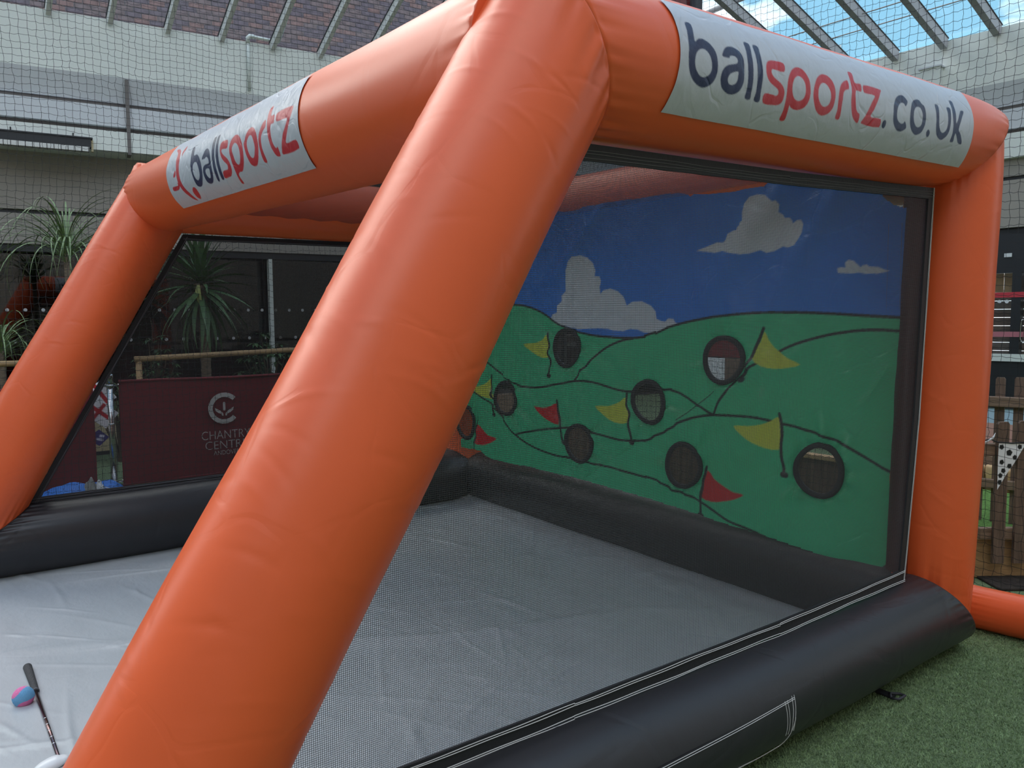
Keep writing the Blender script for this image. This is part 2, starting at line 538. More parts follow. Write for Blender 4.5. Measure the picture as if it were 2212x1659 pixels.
def shop_wall(name, fr, s0, s1, head, zs, prot):
    root = sroot(name)
    z_top, z_led, z_g1, z_g2, z_over, z_line = zs
    fbox('fascia_top_panel', fr, s0, s1, 0.02, prot, z_led, z_top, M_white, root)
    # sloping ledge under the top panel
    P = fr.p
    v = [P(s0, prot, z_led), P(s1, prot, z_led), P(s1, prot - 0.09, z_g1), P(s0, prot - 0.09, z_g1), P(s0, 0.02, z_led), P(s1, 0.02, z_led), P(s1, 0.02, z_g1), P(s0, 0.02, z_g1)]
    mesh_obj('fascia_ledge', v, [(0, 3, 2, 1), (4, 5, 6, 7), (0, 1, 5, 4), (3, 7, 6, 2), (0, 4, 7, 3), (1, 2, 6, 5)], M_lilac, root)
    fbox('shadow_gap', fr, s0, s1, 0.02, prot - 0.12, z_g1 - 0.06, z_g1, M_joint, root)
    fbox('fascia_band', fr, s0, s1, 0.02, prot - 0.02, z_g2, z_g1 - 0.06, M_lilac, root)
    fbox('shadow_gap', fr, s0, s1, 0.02, prot - 0.10, z_g2 - 0.06, z_g2, M_joint, root)
    fbox('fascia_band', fr, s0, s1, 0.02, prot, z_over, z_g2 - 0.06, M_white, root)
    fbox('recessed_panel', fr, s0, s1, -0.25, 0.02, z_line + 0.05, z_top, M_taupe, root)
    fbox('blind_slot', fr, s0, s1, -0.25, -0.02, z_line, z_line + 0.05, M_dark, root)
    fbox('lower_panel', fr, s0, s1, -0.25, 0.03, head + 0.09, z_line, M_taupe, root)
    fbox('head_frame', fr, s0, s1, -0.22, 0.0, head, head + 0.09, M_dark, root)
    return root

wall_left = shop_wall('wall_left', LW, -6, 11.4, 2.28, (5.05, 4.38, 4.09, 3.79, 3.49, 2.74), 0.5)
# vertical joint in the lower bands
fbox('fascia_joint', LW, 2.15, 2.19, 0.3, 0.515, 3.46, 4.36, M_joint, wall_left)
wall_back = shop_wall('wall_back', BW, -6.6, 8, 2.50, (5.22, 4.50, 4.20, 3.88, 3.50, 3.22), 0.12)
fbox('step_panel', BW, -6.6, 8, 0.03, 0.06, 2.59, 3.05, M_taupe, wall_back)

def glazing(name, fr, s0, s1, z1, muls, back):
    root = sroot(name)
    xs = [s0] + muls + [s1]
    for a, b in zip(xs[:-1], xs[1:]):
        # each big pane sits a few degrees off the line of its frame
        c = fr.p((a + b) / 2, -0.14 if name == 'window_1' else -0.05, 0); q = rad(5.0) if name == 'window_1' else 0.0
        pf = Frame(c, Matrix.Rotation(q, 3, 'Z') @ fr.a, Matrix.Rotation(q, 3, 'Z') @ fr.n)
        fbox('pane', pf, -(b - a) / 2 + 0.02, (b - a) / 2 - 0.02, -0.005, 0.005, 0.02, z1, M_glass if name == 'window_1' else M_glass2, root)
    return root
window_1 = glazing('window_1', LW, -6, 11.4, 2.28, [-3.5, -1.0, 1.45, 3.93, 6.4, 8.9], 1.5)
for s in (-3.5, -1.0, 6.4, 8.9):
    fbox('mullion', LW, s - 0.03, s + 0.03, -0.08, 0.0, 0, 2.28, M_dark, window_1)
fbox('mullion', LW, 3.905, 3.955, -0.08, 0.03, 0, 2.28, M_pvc, window_1)['label'] = 'pale grey mullion'
fbox('shop_back_wall', LW, -6, 11.4, -2.6, -2.5, 0, 2.9, M_interior, window_1)
fbox('shop_floor', LW, -6, 11.4, -2.5, -0.06, 0.005, 0.02, M_interior, window_1)
fbox('shop_ceiling', LW, -6, 11.4, -2.5, -0.25, 2.6, 2.62, M_interior, window_1)
# safety dots stuck to the glass in two rows
def disc_vf(c, ax, ay, r, n=14):
    return [c + ax * (r * math.cos(2*math.pi*k/n)) + ay * (r * math.sin(2*math.pi*k/n)) for k in range(n)], [tuple(range(n))]
dot_me = None
for z, ss in ((1.565, np.arange(0.2, 4.6, 0.19)), (1.175, np.arange(0.4, 4.6, 0.215))):
    for s in ss:
        c = LW.p(s, -0.04, z)
        if dot_me is None:
            v, f = disc_vf(Vector((0, 0, 0)), LW.a, Vector((0, 0, 1)), 0.021)
            o = mesh_obj('safety_dot', v, f, M_dot, window_1); dot_me = o.data
        else:
            o = bpy.data.objects.new('safety_dot', dot_me); COL.objects.link(o); o.parent = window_1
        o.location = c

# back glazing: dark framed shopfront with a timber screen behind the glass
window_2 = glazing('window_2', BW, -6.6, 8, 2.50, [-3.6, -1.3, 0.14, 2.4, 4.8], 1)
fbox('frame_head', BW, -6.6, 8, -0.06, 0.04, 1.99, 2.5, M_dark, window_2)
for s in (-3.6, -1.3, 0.14, 2.4, 4.8):
    fbox('mullion', BW, s - 0.055, s + 0.055, -0.09, 0.045, 0, 2.0, M_dark, window_2)
fbox('frame_base', BW, -6.6, 8, -0.07, 0.04, 0.0, 0.80, M_dark, window_2)
fbox('sill_strip', BW, -6.6, 8, 0.04, 0.07, 0.80, 0.90, M_white, window_2)
s = -6.5
while s < 7.8:
    fbox('timber_board', BW, s, s + 0.19, -0.30, -0.27, 1.74, 2.0, M_pale, window_2); s += 0.2
for k in range(8):
    fbox('timber_board', BW, -6.5, 7.8, -0.32, -0.29, 0.82 + k * 0.115, 0.929 + k * 0.115, M_boardgrey, window_2)
fbox('warning_tape', BW, -6.6, 8, 0.046, 0.050, 1.66, 1.73, M_tape1, window_2)
fbox('warning_tape', BW, -6.6, 8, 0.046, 0.050, 1.13, 1.20, M_tape2, window_2)
for k in range(9):
    v, f = disc_vf(BW.p(-0.32 + 0.088 * k - 0.35, 0.052, 1.605), BW.a, Vector((0, 0, 1)), 0.024)
    mesh_obj('safety_dot', v, f, M_whitecloth, window_2)
fbox('small_plate', BW, -0.02, 0.07, 0.046, 0.055, 2.20, 2.25, M_whitecloth, window_2)
fbox('door_sign', BW, -0.35, -0.28, 0.046, 0.052, 1.38, 1.50, M_whitecloth, window_2)
fbox('door_sign', BW, -0.35, -0.28, 0.046, 0.052, 1.30, 1.38, M_boots, window_2)
for hs in (-0.12, 0.30):
    P = BW.p
    tube('door_handle', [P(hs, 0.05, 1.36), P(hs, 0.11, 1.36), P(hs - 0.06, 0.11, 1.36), P(hs - 0.075, 0.11, 1.30), P(hs - 0.075, 0.11, 1.12), P(hs - 0.06, 0.11, 1.07), P(hs, 0.11, 1.07), P(hs, 0.05, 1.07)], 0.009, M_steel, window_2)

# hall walls outside the picture, which shut the light out behind the camera
structure(fbox('wall_right', WORLD, 8.4, 8.6, -8, 12.6, 0, 8.5, M_taupe))
structure(fbox('wall_front', WORLD, -9, 8.6, -8.2, -8, 0, 7.0, M_taupe))

# upper brick wall seen through the roof glass
UB = Frame((-10.35, 0, 0), (0.13432, 0.99094, 0), (0.99094, -0.13432, 0))
wall_upper = structure(fbox('wall_upper', UB, -2, 12, -0.3, 0.0, 4.4, 9.5, M_mortar))
def brick_mesh(mi, l=0.215):
    P = lambda s, d, z: UB.a * s + UB.n * d + Vector((0, 0, z))
    v, f = box_vf(P, 0, l, 0, 0.012, 0, 0.065)
    me = bpy.data.meshes.new('brick'); me.from_pydata(v, [], f); me.materials.append(M_bricks[mi]); me.update()
    bm = bmesh.new(); bm.from_mesh(me); bmesh.ops.recalc_face_normals(bm, faces=bm.faces); bm.to_mesh(me); bm.free()
    return me
brick_me = [brick_mesh(i) for i in range(3)]
cells = []
cpos = camera.matrix_world.translation
for r in range(int(4.6 / 0.075)):
    z = 4.75 + r * 0.075
    s = -1.5 + (r % 2) * 0.1125
    while s < 11.5:
        c = UB.p(s + 0.1, 0, z)
        v = c - cpos; zf = v.dot(CF); px = 1106 + 1689 * v.dot(CR) / zf; py = 829.5 - 1689 * v.dot(CU) / zf
        vis = zf > 0 and -30 < px < 980 and -10 < py < 150 and py < 30 + px * 0.17 and py < 150 - (px - 750) * 0.6
        cells.append((0 if vis else 1, v.length, s, z))
        s += 0.225
cells.sort()
rest = [[], [], []]
for k, (vis, d, s, z) in enumerate(cells):
    mi = random.choices((0, 1, 2), (2, 4, 4))[0]
    if k < 300:
        o = bpy.data.objects.new('brick', brick_me[mi]); COL.objects.link(o); o.parent = wall_upper
        o.location = UB.p(s, random.uniform(-0.003, 0.003), z)
    else:
        rest[mi].append(box_vf(UB.p, s, s + 0.215, 0, 0.012, z, z + 0.065))
VV, FF, MI = [], [], []
for mi in range(3):
    v, f = join_vf(rest[mi]); b = len(VV); VV += v; FF += [tuple(i + b for i in q) for q in f]; MI += [mi] * len(f)
o = mesh_obj('brickwork', VV, FF, None, wall_upper, mats=M_bricks, midx=MI); o['kind'] = 'stuff'

# glazed roof: two slopes meeting on a hip
ceiling = sroot('ceiling')
HIP = Vector((-6.6, 10.95, 5.13)); hd = Vector((1.0, -2.07, 0.53))
def bar_vf(a, b, w, h):
    a = Vector(a); b = Vector(b); t = (b - a).normalized(); x = t.cross(Vector((0, 0, 1))).normalized(); y = x.cross(t)
    v = [p + x * i * w / 2 + y * j * h for p in (a, b) for j in (0, -1) for i in (-1, 1)]
    return v, [(0, 1, 3, 2), (4, 6, 7, 5), (0, 4, 5, 1), (2, 3, 7, 6), (0, 2, 6, 4), (1, 5, 7, 3)]
def rafter(a, b, w, h, m):
    v, f = bar_vf(a, b, w, h)
    o = mesh_obj('rafter', v, f, m, ceiling)
    off = Vector((0, 0, 0.012))
    v, f = bar_vf(Vector(a) + off, Vector(b) + off, w + 0.018, 0.012)
    g = mesh_obj('glazing_bead', v, f, M_gasket, o)
def pane(quad):
    t = Vector((0, 0, 0.008))
    q = [Vector(p) + Vector((0, 0, 0.02)) for p in quad]
    mesh_obj('pane', q + [p + t for p in q], [(3, 2, 1, 0), (4, 5, 6, 7), (0, 1, 5, 4), (1, 2, 6, 5), (2, 3, 7, 6), (3, 0, 4, 7)], M_roofglass, ceiling)
pts = []
for k in range(-8, 15):
    y0 = 1.358 + 0.633 * k
    b = LW.p(y0 / 0.99094, 0.5, 5.06)
    L = min(5.2, max(0.0, (10.95 - y0) / 2.07))
    if L > 0.25: pts.append((b, b + Vector((1, 0, 0.53)) * L))
for a, b in pts: rafter(a, b, 0.055, 0.10, M_rafter)
for (a, b), (c, d) in zip(pts[:-1], pts[1:]): pane([a, b, d, c])
pts = []
for k in range(-11, 8):
    x0 = -1.383 - 0.655 * k
    b = BW.p((x0 + 1.2) / 0.9968, 0.12, 5.24)
    L = min(7.5, max(0.0, (x0 + 6.6) * 2.07))
    if L > 0.3: pts.append((b, b + Vector((0.06, -1, 0.256)) * L))
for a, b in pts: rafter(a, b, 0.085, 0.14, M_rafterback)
for (a, b), (c, d) in zip(pts[:-1], pts[1:]): pane([a, b, d, c])
v, f = bar_vf(HIP, HIP + hd * 3.7, 0.08, 0.16); mesh_obj('hip_rafter', v, f, M_rafter, ceiling)
tube('brace', [(-5.62, 10.5, 6.40), (-3.80, 10.0, 6.20)], 0.045, M_rafterback, ceiling, n=8)
# slim tie rods under the back slope
for z0, y0 in ((5.42, 10.6), (5.48, 10.2)):
    tube('tie_rod', [(-6, y0 - 0.1, z0), (6, y0 + 0.5, z0 + 0.02)], 0.008, M_rafterback, ceiling, n=6)

# ---------------------------------------------------------------- fittings on the walls
# long louvred light over the shopfront
lf = thing('louvred_light', 'long black louvred strip light fixed under the white fascia', 'light', LW.p(1.25, 0.5, 3.5))
def lpart(name, s0, s1, d0, d1, z0, z1, m):
    fr = Frame(LW.p(0, 0, 0) - lf.location, LW.a, LW.n); fr.o.z = -lf.location.z
    return fbox(name, fr, s0, s1, d0, d1, z0, z1, m, lf)
lpart('housing', 0.77, 1.75, 0.505, 0.60, 3.49, 3.595, M_dark)
lpart('top_lip', 0.75, 1.77, 0.50, 0.615, 3.59, 3.605, M_dark)
lpart('diffuser', 0.79, 1.73, 0.52, 0.607, 3.440, 3.492, M_paleglow)
for k in range(14):
    s = 0.79 + k * 0.0715
    lpart('louvre_blade', s, s + 0.006, 0.52, 0.617, 3.44, 3.492, M_dark)
for s in (0.93, 1.56):
    lpart('bracket', s, s + 0.014, 0.50, 0.515, 3.60, 3.66, M_dark)
lpart('end_cap', 0.745, 0.768, 0.502, 0.57, 3.47, 3.60, M_cream)
lpart('end_cap', 1.752, 1.775, 0.502, 0.57, 3.45, 3.58, M_cream)

# white waste pipe: up the fascia, over the edge, along a rafter
P = LW.p
pp = thing('waste_pipe', 'white plastic pipe climbing the fascia and bending over its edge', 'pipe', P(3.62, 0.53, 4.4))
def rel(pts, o): return [Vector(p) - o.location for p in pts]
tube('vertical_run', rel([P(3.62, 0.53, 4.42), P(3.62, 0.53, 5.06)], pp), 0.022, M_pvc, pp)
tube('elbow', rel([P(3.62, 0.53, 5.02), P(3.62, 0.53, 5.09), P(3.645, 0.53, 5.115), P(3.70, 0.53, 5.115)], pp), 0.028, M_pvc, pp)
tube('horizontal_run', rel([P(3.68, 0.53, 5.115), P(4.02, 0.53, 5.10)], pp), 0.022, M_pvc, pp)
tube('sloping_run', rel([P(4.02, 0.53, 5.10), P(4.02, 0.53, 5.10) + Vector((0.6, 0.0, 0.40)), P(4.02, 0.53, 5.10) + Vector((1.5, 0.02, 0.86))], pp), 0.016, M_pvc, pp)

bx = thing('wall_box', 'small white box high on the back wall fascia', 'box', BW.p(-0.98, 0.12, 4.6))
fbox('case', Frame(BW.p(0, 0, 0) - bx.location, BW.a, BW.n), 0, 0.001, 0, 0.001, 0, 0.001, M_white, bx)
bx.children[0].data.clear_geometry()
v, f = box_vf(lambda s, d, z: BW.a * s + BW.n * d + Vector((0, 0, z)), -0.13, 0.13, 0, 0.14, 0, 0.26)
bx.children[0].data.from_pydata(v, [], f)
v, f = box_vf(lambda s, d, z: BW.a * s + BW.n * d + Vector((0, 0, z)), -0.15, 0.15, 0, 0.16, 0.26, 0.28)
mesh_obj('lid', v, f, M_lilac, bx)

cd = tag(tube('cable_conduit', [(-3.44, 11.2, 5.50), (-3.46, 11.2, 5.40), (-3.54, 11.2, 5.42), (-3.63, 11.2, 5.52), (-3.64, 11.2, 5.66)], 0.026, M_pvc), 'short bent white conduit against the roof above the back wall', 'pipe')
# maroon column that carries the roof behind the game
mc = thing('roof_column', 'maroon steel column with black bracket behind the beam', 'column', (-2.95, 7.13, 0))
v, f = box_vf(lambda s, d, z: Vector((s, d, z)), -0.12, 0.12, -0.12, 0.12, 0, 6.2); mesh_obj('shaft', v, f, M_maroon, mc)
v, f = box_vf(lambda s, d, z: Vector((s, d, z)), 0.12, 0.20, -0.06, 0.06, 4.6, 6.2); mesh_obj('bracket', v, f, M_gasket, mc)
v, f = box_vf(lambda s, d, z: Vector((s, d, z)), -0.2, 0.2, -0.2, 0.2, 0, 0.03); mesh_obj('base_plate', v, f, M_gasket, mc)


# ================================================================ the inflatable game
NA = Vector((1.795, 1.122, 2.022)); NB = Vector((-1.798, 1.087, 2.136)); NC = Vector((1.8038, 3.268, 2.0768)); NE = Vector((-1.792, 3.300, 2.145))
Na = Vector((1.811, 0.006, 0.195)); Nb = Vector((-1.786, -0.005, 0.193)); Nc = Vector((1.7763, 3.215, 0.190)); Ne = Vector((-1.811, 3.345, 0.199))
game = thing('inflatable_golf_game', 'large orange and black inflatable golf target game with mesh sides', 'inflatable', (0, 0, 0))

def axes(a):
    up = Vector((0, 0, 1)) - a * a.z
    up.normalize()
    return up, a.cross(up)

def inflated(name, P, Q, R, m, n0=None, n1=None, R0=None, R1=None, segs=96, rings=90, pucker=(0.0022, 0.0022), seed=0, ext=(0, 0), folds=0, fold_amp=0.0011):
    """air-filled tube between two joints; n0/n1 = mitre plane normals at the joints"""
    d = (Q - P); L = d.length; a = d / L
    up, sd = axes(a)
    R0 = R0 or R; R1 = R1 or R
    th = np.linspace(0, 2 * np.pi, segs, endpoint=False)
    dirv = np.outer(np.cos(th), np.array(up)) + np.outer(np.sin(th), np.array(sd))
    def start(nn, Rj, base):
        if nn is None: return np.full(segs, base)
        nn = np.array(nn); av = np.array(a)
        return base - Rj * (dirv @ nn) / (av @ nn)
    t0 = start(n0, R0, -ext[0]); t1 = start(n1, R1, L + ext[1])
    u = np.linspace(0, 1, rings); u = 0.5 * u + 0.5 * (0.5 - 0.5 * np.cos(np.pi * u))
    T = t0[None, :] * (1 - u[:, None]) + t1[None, :] * u[:, None]
    D0 = T - t0[None, :]; D1 = t1[None, :] - T
    Rr = R + (R0 - R) * np.exp(-D0 / 0.16) + (R1 - R) * np.exp(-D1 / 0.16)
    r = np.random.default_rng(seed)
    wob = np.zeros_like(T)
    for k in range(10):
        kk = r.integers(9, 40); ph = r.uniform(0, 6.28)
        wob += np.cos(kk * th[None, :] + ph) * (pucker[0] * np.exp(-D0 / r.uniform(0.03, 0.09)) * np.minimum(D0 / 0.012, 1) + pucker[1] * np.exp(-D1 / r.uniform(0.03, 0.09)) * np.minimum(D1 / 0.012, 1)) / 2.2
    soft = 0.0018 * (np.sin(T * 7 + 2 * np.cos(th)[None, :] + seed) + np.sin(T * 3.1 + 3 * th[None, :] + seed * 2))
    soft *= np.minimum(np.minimum(D0, D1) / 0.1, 1)
    # short creases in the fabric, mostly running round the tube
    for k in range(folds):
        s0 = r.uniform(0.05, L - 0.05); a0 = r.uniform(0, 2 * np.pi); ln = r.uniform(0.02, 0.10); wd = r.uniform(0.004, 0.009); sl = r.normal(0, 0.35)
        da = (th[None, :] - a0 + np.pi) % (2 * np.pi) - np.pi
        uu = da * R; vv = (T - s0) - sl * uu + 2.0 * uu * uu
        wob += r.uniform(0.4, 1.0) * fold_amp * r.choice((-1, 1)) * np.exp(-(uu / ln) ** 2 - (vv / wd) ** 2) * np.minimum(np.minimum(D0, D1) / 0.05, 1).clip(0, 1)
    Rr = Rr + wob + soft * (1 if name != 'top_beam' else 0.3)
    X = np.array(P)[None, None, :] + T[:, :, None] * np.array(a) + Rr[:, :, None] * dirv[None, :, :]
    V = X.reshape(-1, 3)
    i = np.arange(rings - 1)[:, None]; j = np.arange(segs)[None, :]
    A_ = (i * segs + j).ravel(); B_ = (i * segs + (j + 1) % segs).ravel()
    Qd = np.stack([A_, B_, B_ + segs, A_ + segs], 1)
    o = big_mesh(name, V, Qd, m, game)
    # end caps as fans
    bm = bmesh.new(); bm.from_mesh(o.data); bm.verts.ensure_lookup_table()
    for k0 in (0, (rings - 1) * segs):
        try: bm.faces.new([bm.verts[k0 + q] for q in range(segs)])
        except ValueError: pass
    bmesh.ops.recalc_face_normals(bm, faces=bm.faces)
    bm.to_mesh(o.data); bm.free()
    return o

def unit(v): return v.normalized()
def mitre(d1, d2): return unit(unit(d1) + unit(d2))

for side, (T0, T1, B0, B1), rl, rb_, rp, rbase in (('r', (NA, NC, Na, Nc), 0.185, 0.187, 0.180, 0.166), ('l', (NB, NE, Nb, Ne), 0.197, 0.196, 0.18, 0.200)):
    dleg = T0 - B0; dtop = T1 - T0; dpost = B1 - T1; dbase = B0 - B1
    nA = mitre(dleg, dtop); nC = mitre(dtop, dpost); nc = mitre(dpost, dbase); na = mitre(dbase, dleg)
    Rt = (rl + rb_) / 2; Rc = 0.160; Rbk = rbase + 0.002; Rf = (rl + rbase) / 2
    inflated('front_leg', B0, T0, rl, M_orange, na, nA, Rf, Rt, segs=200, rings=420, seed=1 if side == 'r' else 12, pucker=(0.003, 0.003), folds=190)
    tb_ = inflated('top_beam', T0, T1, rb_, M_orange2, nA, nC, Rt, Rc, segs=128, seed=2)
    # the post stands a little inside the beam and base tube it is sewn to
    off0, off1 = (Vector((-0.030, 0.020, 0)), Vector((-0.048, 0.040, 0))) if side == 'r' else (Vector((0, 0, 0)), Vector((0, 0, 0)))
    Pp, Pb = T1 + off0, B1 + off1
    pd = unit(Pb - Pp)
    Pp = Pp - pd * ((Pp - T1).dot(nC) / pd.dot(nC)); Pb = Pb - pd * ((Pb - B1).dot(nc) / pd.dot(nc))
    if side == 'r': POST0, POST1 = Pp, Pb
    inflated('rear_post', Pp, Pb, rp, M_orange, nC, nc, Rc, Rbk, rings=260, segs=128, seed=3, pucker=(0.002, 0.005), folds=80)
    bt = inflated('base_tube', B1, B0, rbase, M_black, nc, na, Rbk, Rf, rings=300, segs=160, seed=4, pucker=(0.002, 0.006), folds=60)
    if side == 'r': beam_right, base_right = tb_, bt
    else: beam_left = tb_
dfr = unit(NB - NA)
beam_front = inflated('top_beam', NA + dfr * 0.02, NB - dfr * 0.02, 0.202, M_orange2, seed=5, segs=128, rings=140, pucker=(0.004, 0.004))
inflated('top_beam', Vector((1.70, 3.30, 2.065)), NE, 0.19, M_orange2, seed=6)
inflated('base_tube', Vector((1.70, 3.244, 0.19)), Ne, 0.199, M_black, seed=7, rings=120, pucker=(0.004, 0.004))
# crinkled seam puff on the far corner and a short inlet tube on the ground at the back
inflated('inlet_tube', Vector((1.70, 3.62, 0.10)), Vector((2.95, 3.74, 0.10)), 0.092, M_orange2, seed=9, pucker=(0.003, 0.001))
rg = []
for k in range(15):
    a_ = 2 * math.pi * k / 14
    rg.append(Vector((1.875 + 0.004 * math.sin(a_), 3.40 + 0.022 * math.cos(a_), 2.195 + 0.022 * math.sin(a_))))
tube('anchor_ring', rg, 0.0045, M_steel, game)
fbox('anchor_tab', WORLD, 1.862, 1.878, 3.37, 3.41, 2.14, 2.182, M_band, game)

# ---- printed signs wrapped round the beams
NAVY = srgb(38, 48, 84); REDP = srgb(196, 46, 58); PATCH = (0.52, 0.54, 0.60)
def sign(P, Q, R, s0, s1, th0, th1, edge, letters, flip, parent, cell, thoff=0.0, smirror=None, label=None):
    d = Q - P; a = unit(d); up, sd = axes(a)
    nS = int((s1 - s0) / cell) + 1; nT = int(abs(th1 - th0) * R / cell) + 1
    S, T = np.meshgrid(np.linspace(s0, s1, nS), np.linspace(th0, th1, nT), indexing='ij')
    W = T
    # slightly bowed ends
    U = S.copy()
    k = (S - s0) / (s1 - s0); bow = edge * (1 - (2 * (T - th0) / (th1 - th0) - 1) ** 2)
    Sg = S + bow * (1 - k) * 0.4 - bow * k * 0.4
    U = Sg
    C = np.tile(np.array(PATCH), (U.size, 1))
    Uf = U.ravel(); Wf = T.ravel() * R
    for c, o, h in letters:
        f = lambda pts: [( (smirror - x / 1000.0) if smirror else x / 1000.0, (-(y / 1000.0 + thoff) if smirror else (y / 1000.0 + thoff)) * R) for x, y in pts]
        oo = smooth_poly(f(o), True, 3); hh = smooth_poly(f(h), True, 3) if h else None
        blend_poly(C, Uf, Wf, cell, NAVY if c == 'N' else REDP, oo, hh)
    rr = R + 0.0035 + 0.0012 * np_noise(Sg * 1.0, T * R, 11, 3, 26) + 0.0010 * np.abs(np_noise(Sg, T * R, 12, 2, 60))
    X = np.array(P) + Sg[..., None] * np.array(a) + (rr * np.cos(T))[..., None] * np.array(up) + (rr * np.sin(T))[..., None] * np.array(sd)
    o = big_mesh('sign_panel', X.reshape(-1, 3), grid(nS, nT), M_sign, parent, color=C)
    o['label'] = label
    return o
HILL=[(-1249,1469),(-1060,1491),(-994,1502),(-866,1492),(-742,1466),(-623,1427),(-537,1385),(-439,1348),(-371,1335),(-291,1318),(-175,1301),(-51,1294),(67,1290),(159,1291),(237,1298),(322,1319),(406,1351),(240,1305),(315,1324),(399,1347),(537,1378),(700,1404),(854,1417),(998,1423),(1177,1422),(1344,1415),(1499,1405),(1674,1395)]
HILL_LINES=[[(-1491,1207),(-1326,1117),(-1202,1064),(-1099,1013),(-1016,977),(-902,954),(-776,951),(-655,962),(-538,984),(-440,1001),(-351,1016),(-251,1023),(-162,1018),(-62,1002),(34,987),(127,983),(240,997),(379,1012),(441,1014),(373,1013),(439,1018),(497,1003),(555,975),(622,946),(677,920),(725,907)],[(-351,1016),(-304,1077),(-239,1115),(-175,1166),(-100,1216),(-15,1252),(68,1276),(148,1288)],[(725,907),(750,965),(791,1024),(830,1073),(889,1118),(947,1162),(1003,1192),(1103,1243),(1181,1276),(1265,1301),(1347,1321),(1425,1334),(1501,1342),(1574,1344),(1676,1339)],[(-954,616),(-810,652),(-656,683),(-539,703),(-440,716),(-264,721),(-173,717),(-73,706),(36,697),(130,702),(231,716),(297,736),(382,778),(453,818),(246,716),(321,753),(406,795),(488,840),(579,876),(656,895),(725,906),(834,913),(952,917),(1047,911),(1120,902),(1191,895),(1293,879),(1376,858),(1455,834),(1533,800),(1607,763),(1672,741)],[(-1691,927),(-1497,880),(-1385,855),(-1276,816),(-1189,771),(-1120,731),(-1070,680),(-1003,636),(-954,616),(-873,581),(-748,552),(-627,533),(-511,525),(-399,531),(-251,524),(-109,526),(13,522),(131,514),(244,507),(353,491),(458,472),(248,511),(324,504),(434,480),(540,461),(652,441),(739,408),(824,377),(925,363),(1022,346),(1079,334)]]
CREASE_LINES=[[(728,1028),(622,951),(488,858)],[(-290,395),(-35,559),(198,692)],[(1622,1191),(1581,1118),(1518,1027)],[(-122,626),(37,526),(166,460)]]
FLAGS=[('Y',[(-609,1310),(-598,1245),(-588,1171),(-588,1115),(-593,1044)],[(-621,1301),(-654,1272),(-729,1247),(-860,1235),(-805,1203),(-729,1171),(-654,1152),(-588,1160),(-598,1227)]),('Y',[(-1226,1007),(-1230,944),(-1222,883),(-1215,800),(-1198,734)],[(-1233,984),(-1292,951),(-1384,922),(-1487,909),(-1422,869),(-1330,849),(-1223,839),(-1205,863),(-1222,903)]),('R',[(-517,885),(-513,820),(-489,757),(-475,693),(-457,621)],[(-520,866),(-582,842),(-656,825),(-746,827),(-686,781),(-612,750),(-499,730),(-510,802)]),('Y',[(99,970),(105,908),(117,842),(118,783),(141,697)],[(95,949),(47,920),(-49,887),(-167,877),(-111,838),(-37,806),(36,793),(112,806),(105,866)]),('R',[(-1416,666),(-1417,613),(-1437,535),(-1452,447)],[(-1411,640),(-1334,611),(-1262,576),(-1165,564),(-1245,521),(-1336,496),(-1438,497),(-1423,569)]),('Y',[(1011,1349),(982,1293),(955,1235),(927,1177),(880,1101)],[(1015,1333),(1038,1294),(1075,1255),(1148,1209),(1211,1183),(1149,1166),(1078,1158),(1003,1168),(946,1203),(959,1244),(991,1285)]),('Y',[(1106,946),(1120,900),(1128,845),(1123,788),(1131,725),(1142,667)],[(1104,932),(1065,909),(1010,887),(934,871),(850,864),(895,823),(955,792),(1031,775),(1112,777),(1124,820),(1116,875)]),('R',[(685,632),(672,573),(656,517),(647,444),(640,371)],[(693,616),(736,578),(800,550),(861,530),(923,528),(862,493),(780,467),(717,455),(654,468),(662,527)])]
HOLES=[(-426,1223,135,118),(-1073,855,122,119),(-1571,638,117,115),(-313,633,123,113),(264,937,128,122),(772,1189,126,122),(520,615,128,125),(1310,705,124,126)]
CLOUDS=[[(591,1746),(657,1761),(722,1778),(764,1774),(779,1786),(789,1814),(825,1826),(845,1826),(850,1842),(863,1849),(864,1863),(877,1868),(873,1910),(882,1950),(911,1979),(960,1984),(1007,1975),(1040,1951),(1055,1939),(1073,1940),(1089,1921),(1083,1886),(1102,1873),(1111,1858),(1138,1855),(1150,1840),(1152,1828),(1174,1841),(1196,1839),(1207,1819),(1203,1781),(1185,1751),(1168,1729),(1133,1720),(1101,1728),(1060,1710),(1013,1705),(980,1720),(927,1709),(878,1707),(817,1717),(765,1732),(712,1727)],[(1379,1612),(1397,1615),(1415,1612),(1414,1636),(1428,1645),(1452,1639),(1471,1621),(1483,1610),(1491,1618),(1510,1619),(1521,1611),(1559,1607),(1585,1595),(1607,1587),(1559,1580),(1507,1581),(1480,1588),(1445,1586),(1382,1591)],[(-439,1637),(-432,1700),(-398,1751),(-358,1779),(-292,1784),(-227,1766),(-176,1729),(-154,1684),(-164,1651),(-120,1650),(-108,1622),(-120,1589),(-114,1546),(-89,1567),(-29,1575),(31,1558),(77,1524),(101,1474),(146,1496),(213,1496),(278,1470),(311,1438),(319,1398),(353,1386),(385,1382),(405,1399),(446,1397),(466,1374),(505,1370),(446,1358),(385,1343),(322,1323),(236,1322),(181,1338),(125,1342),(67,1329),(-15,1333),(-52,1341),(-138,1345),(-213,1342),(-304,1338),(-398,1348),(-481,1366),(-537,1389),(-570,1408),(-558,1431),(-516,1440),(-516,1485),(-474,1512),(-478,1548),(-439,1574)]]
BAN_OUT=[(-670,2076),(334,2055),(1076,2041),(1553,1930)]
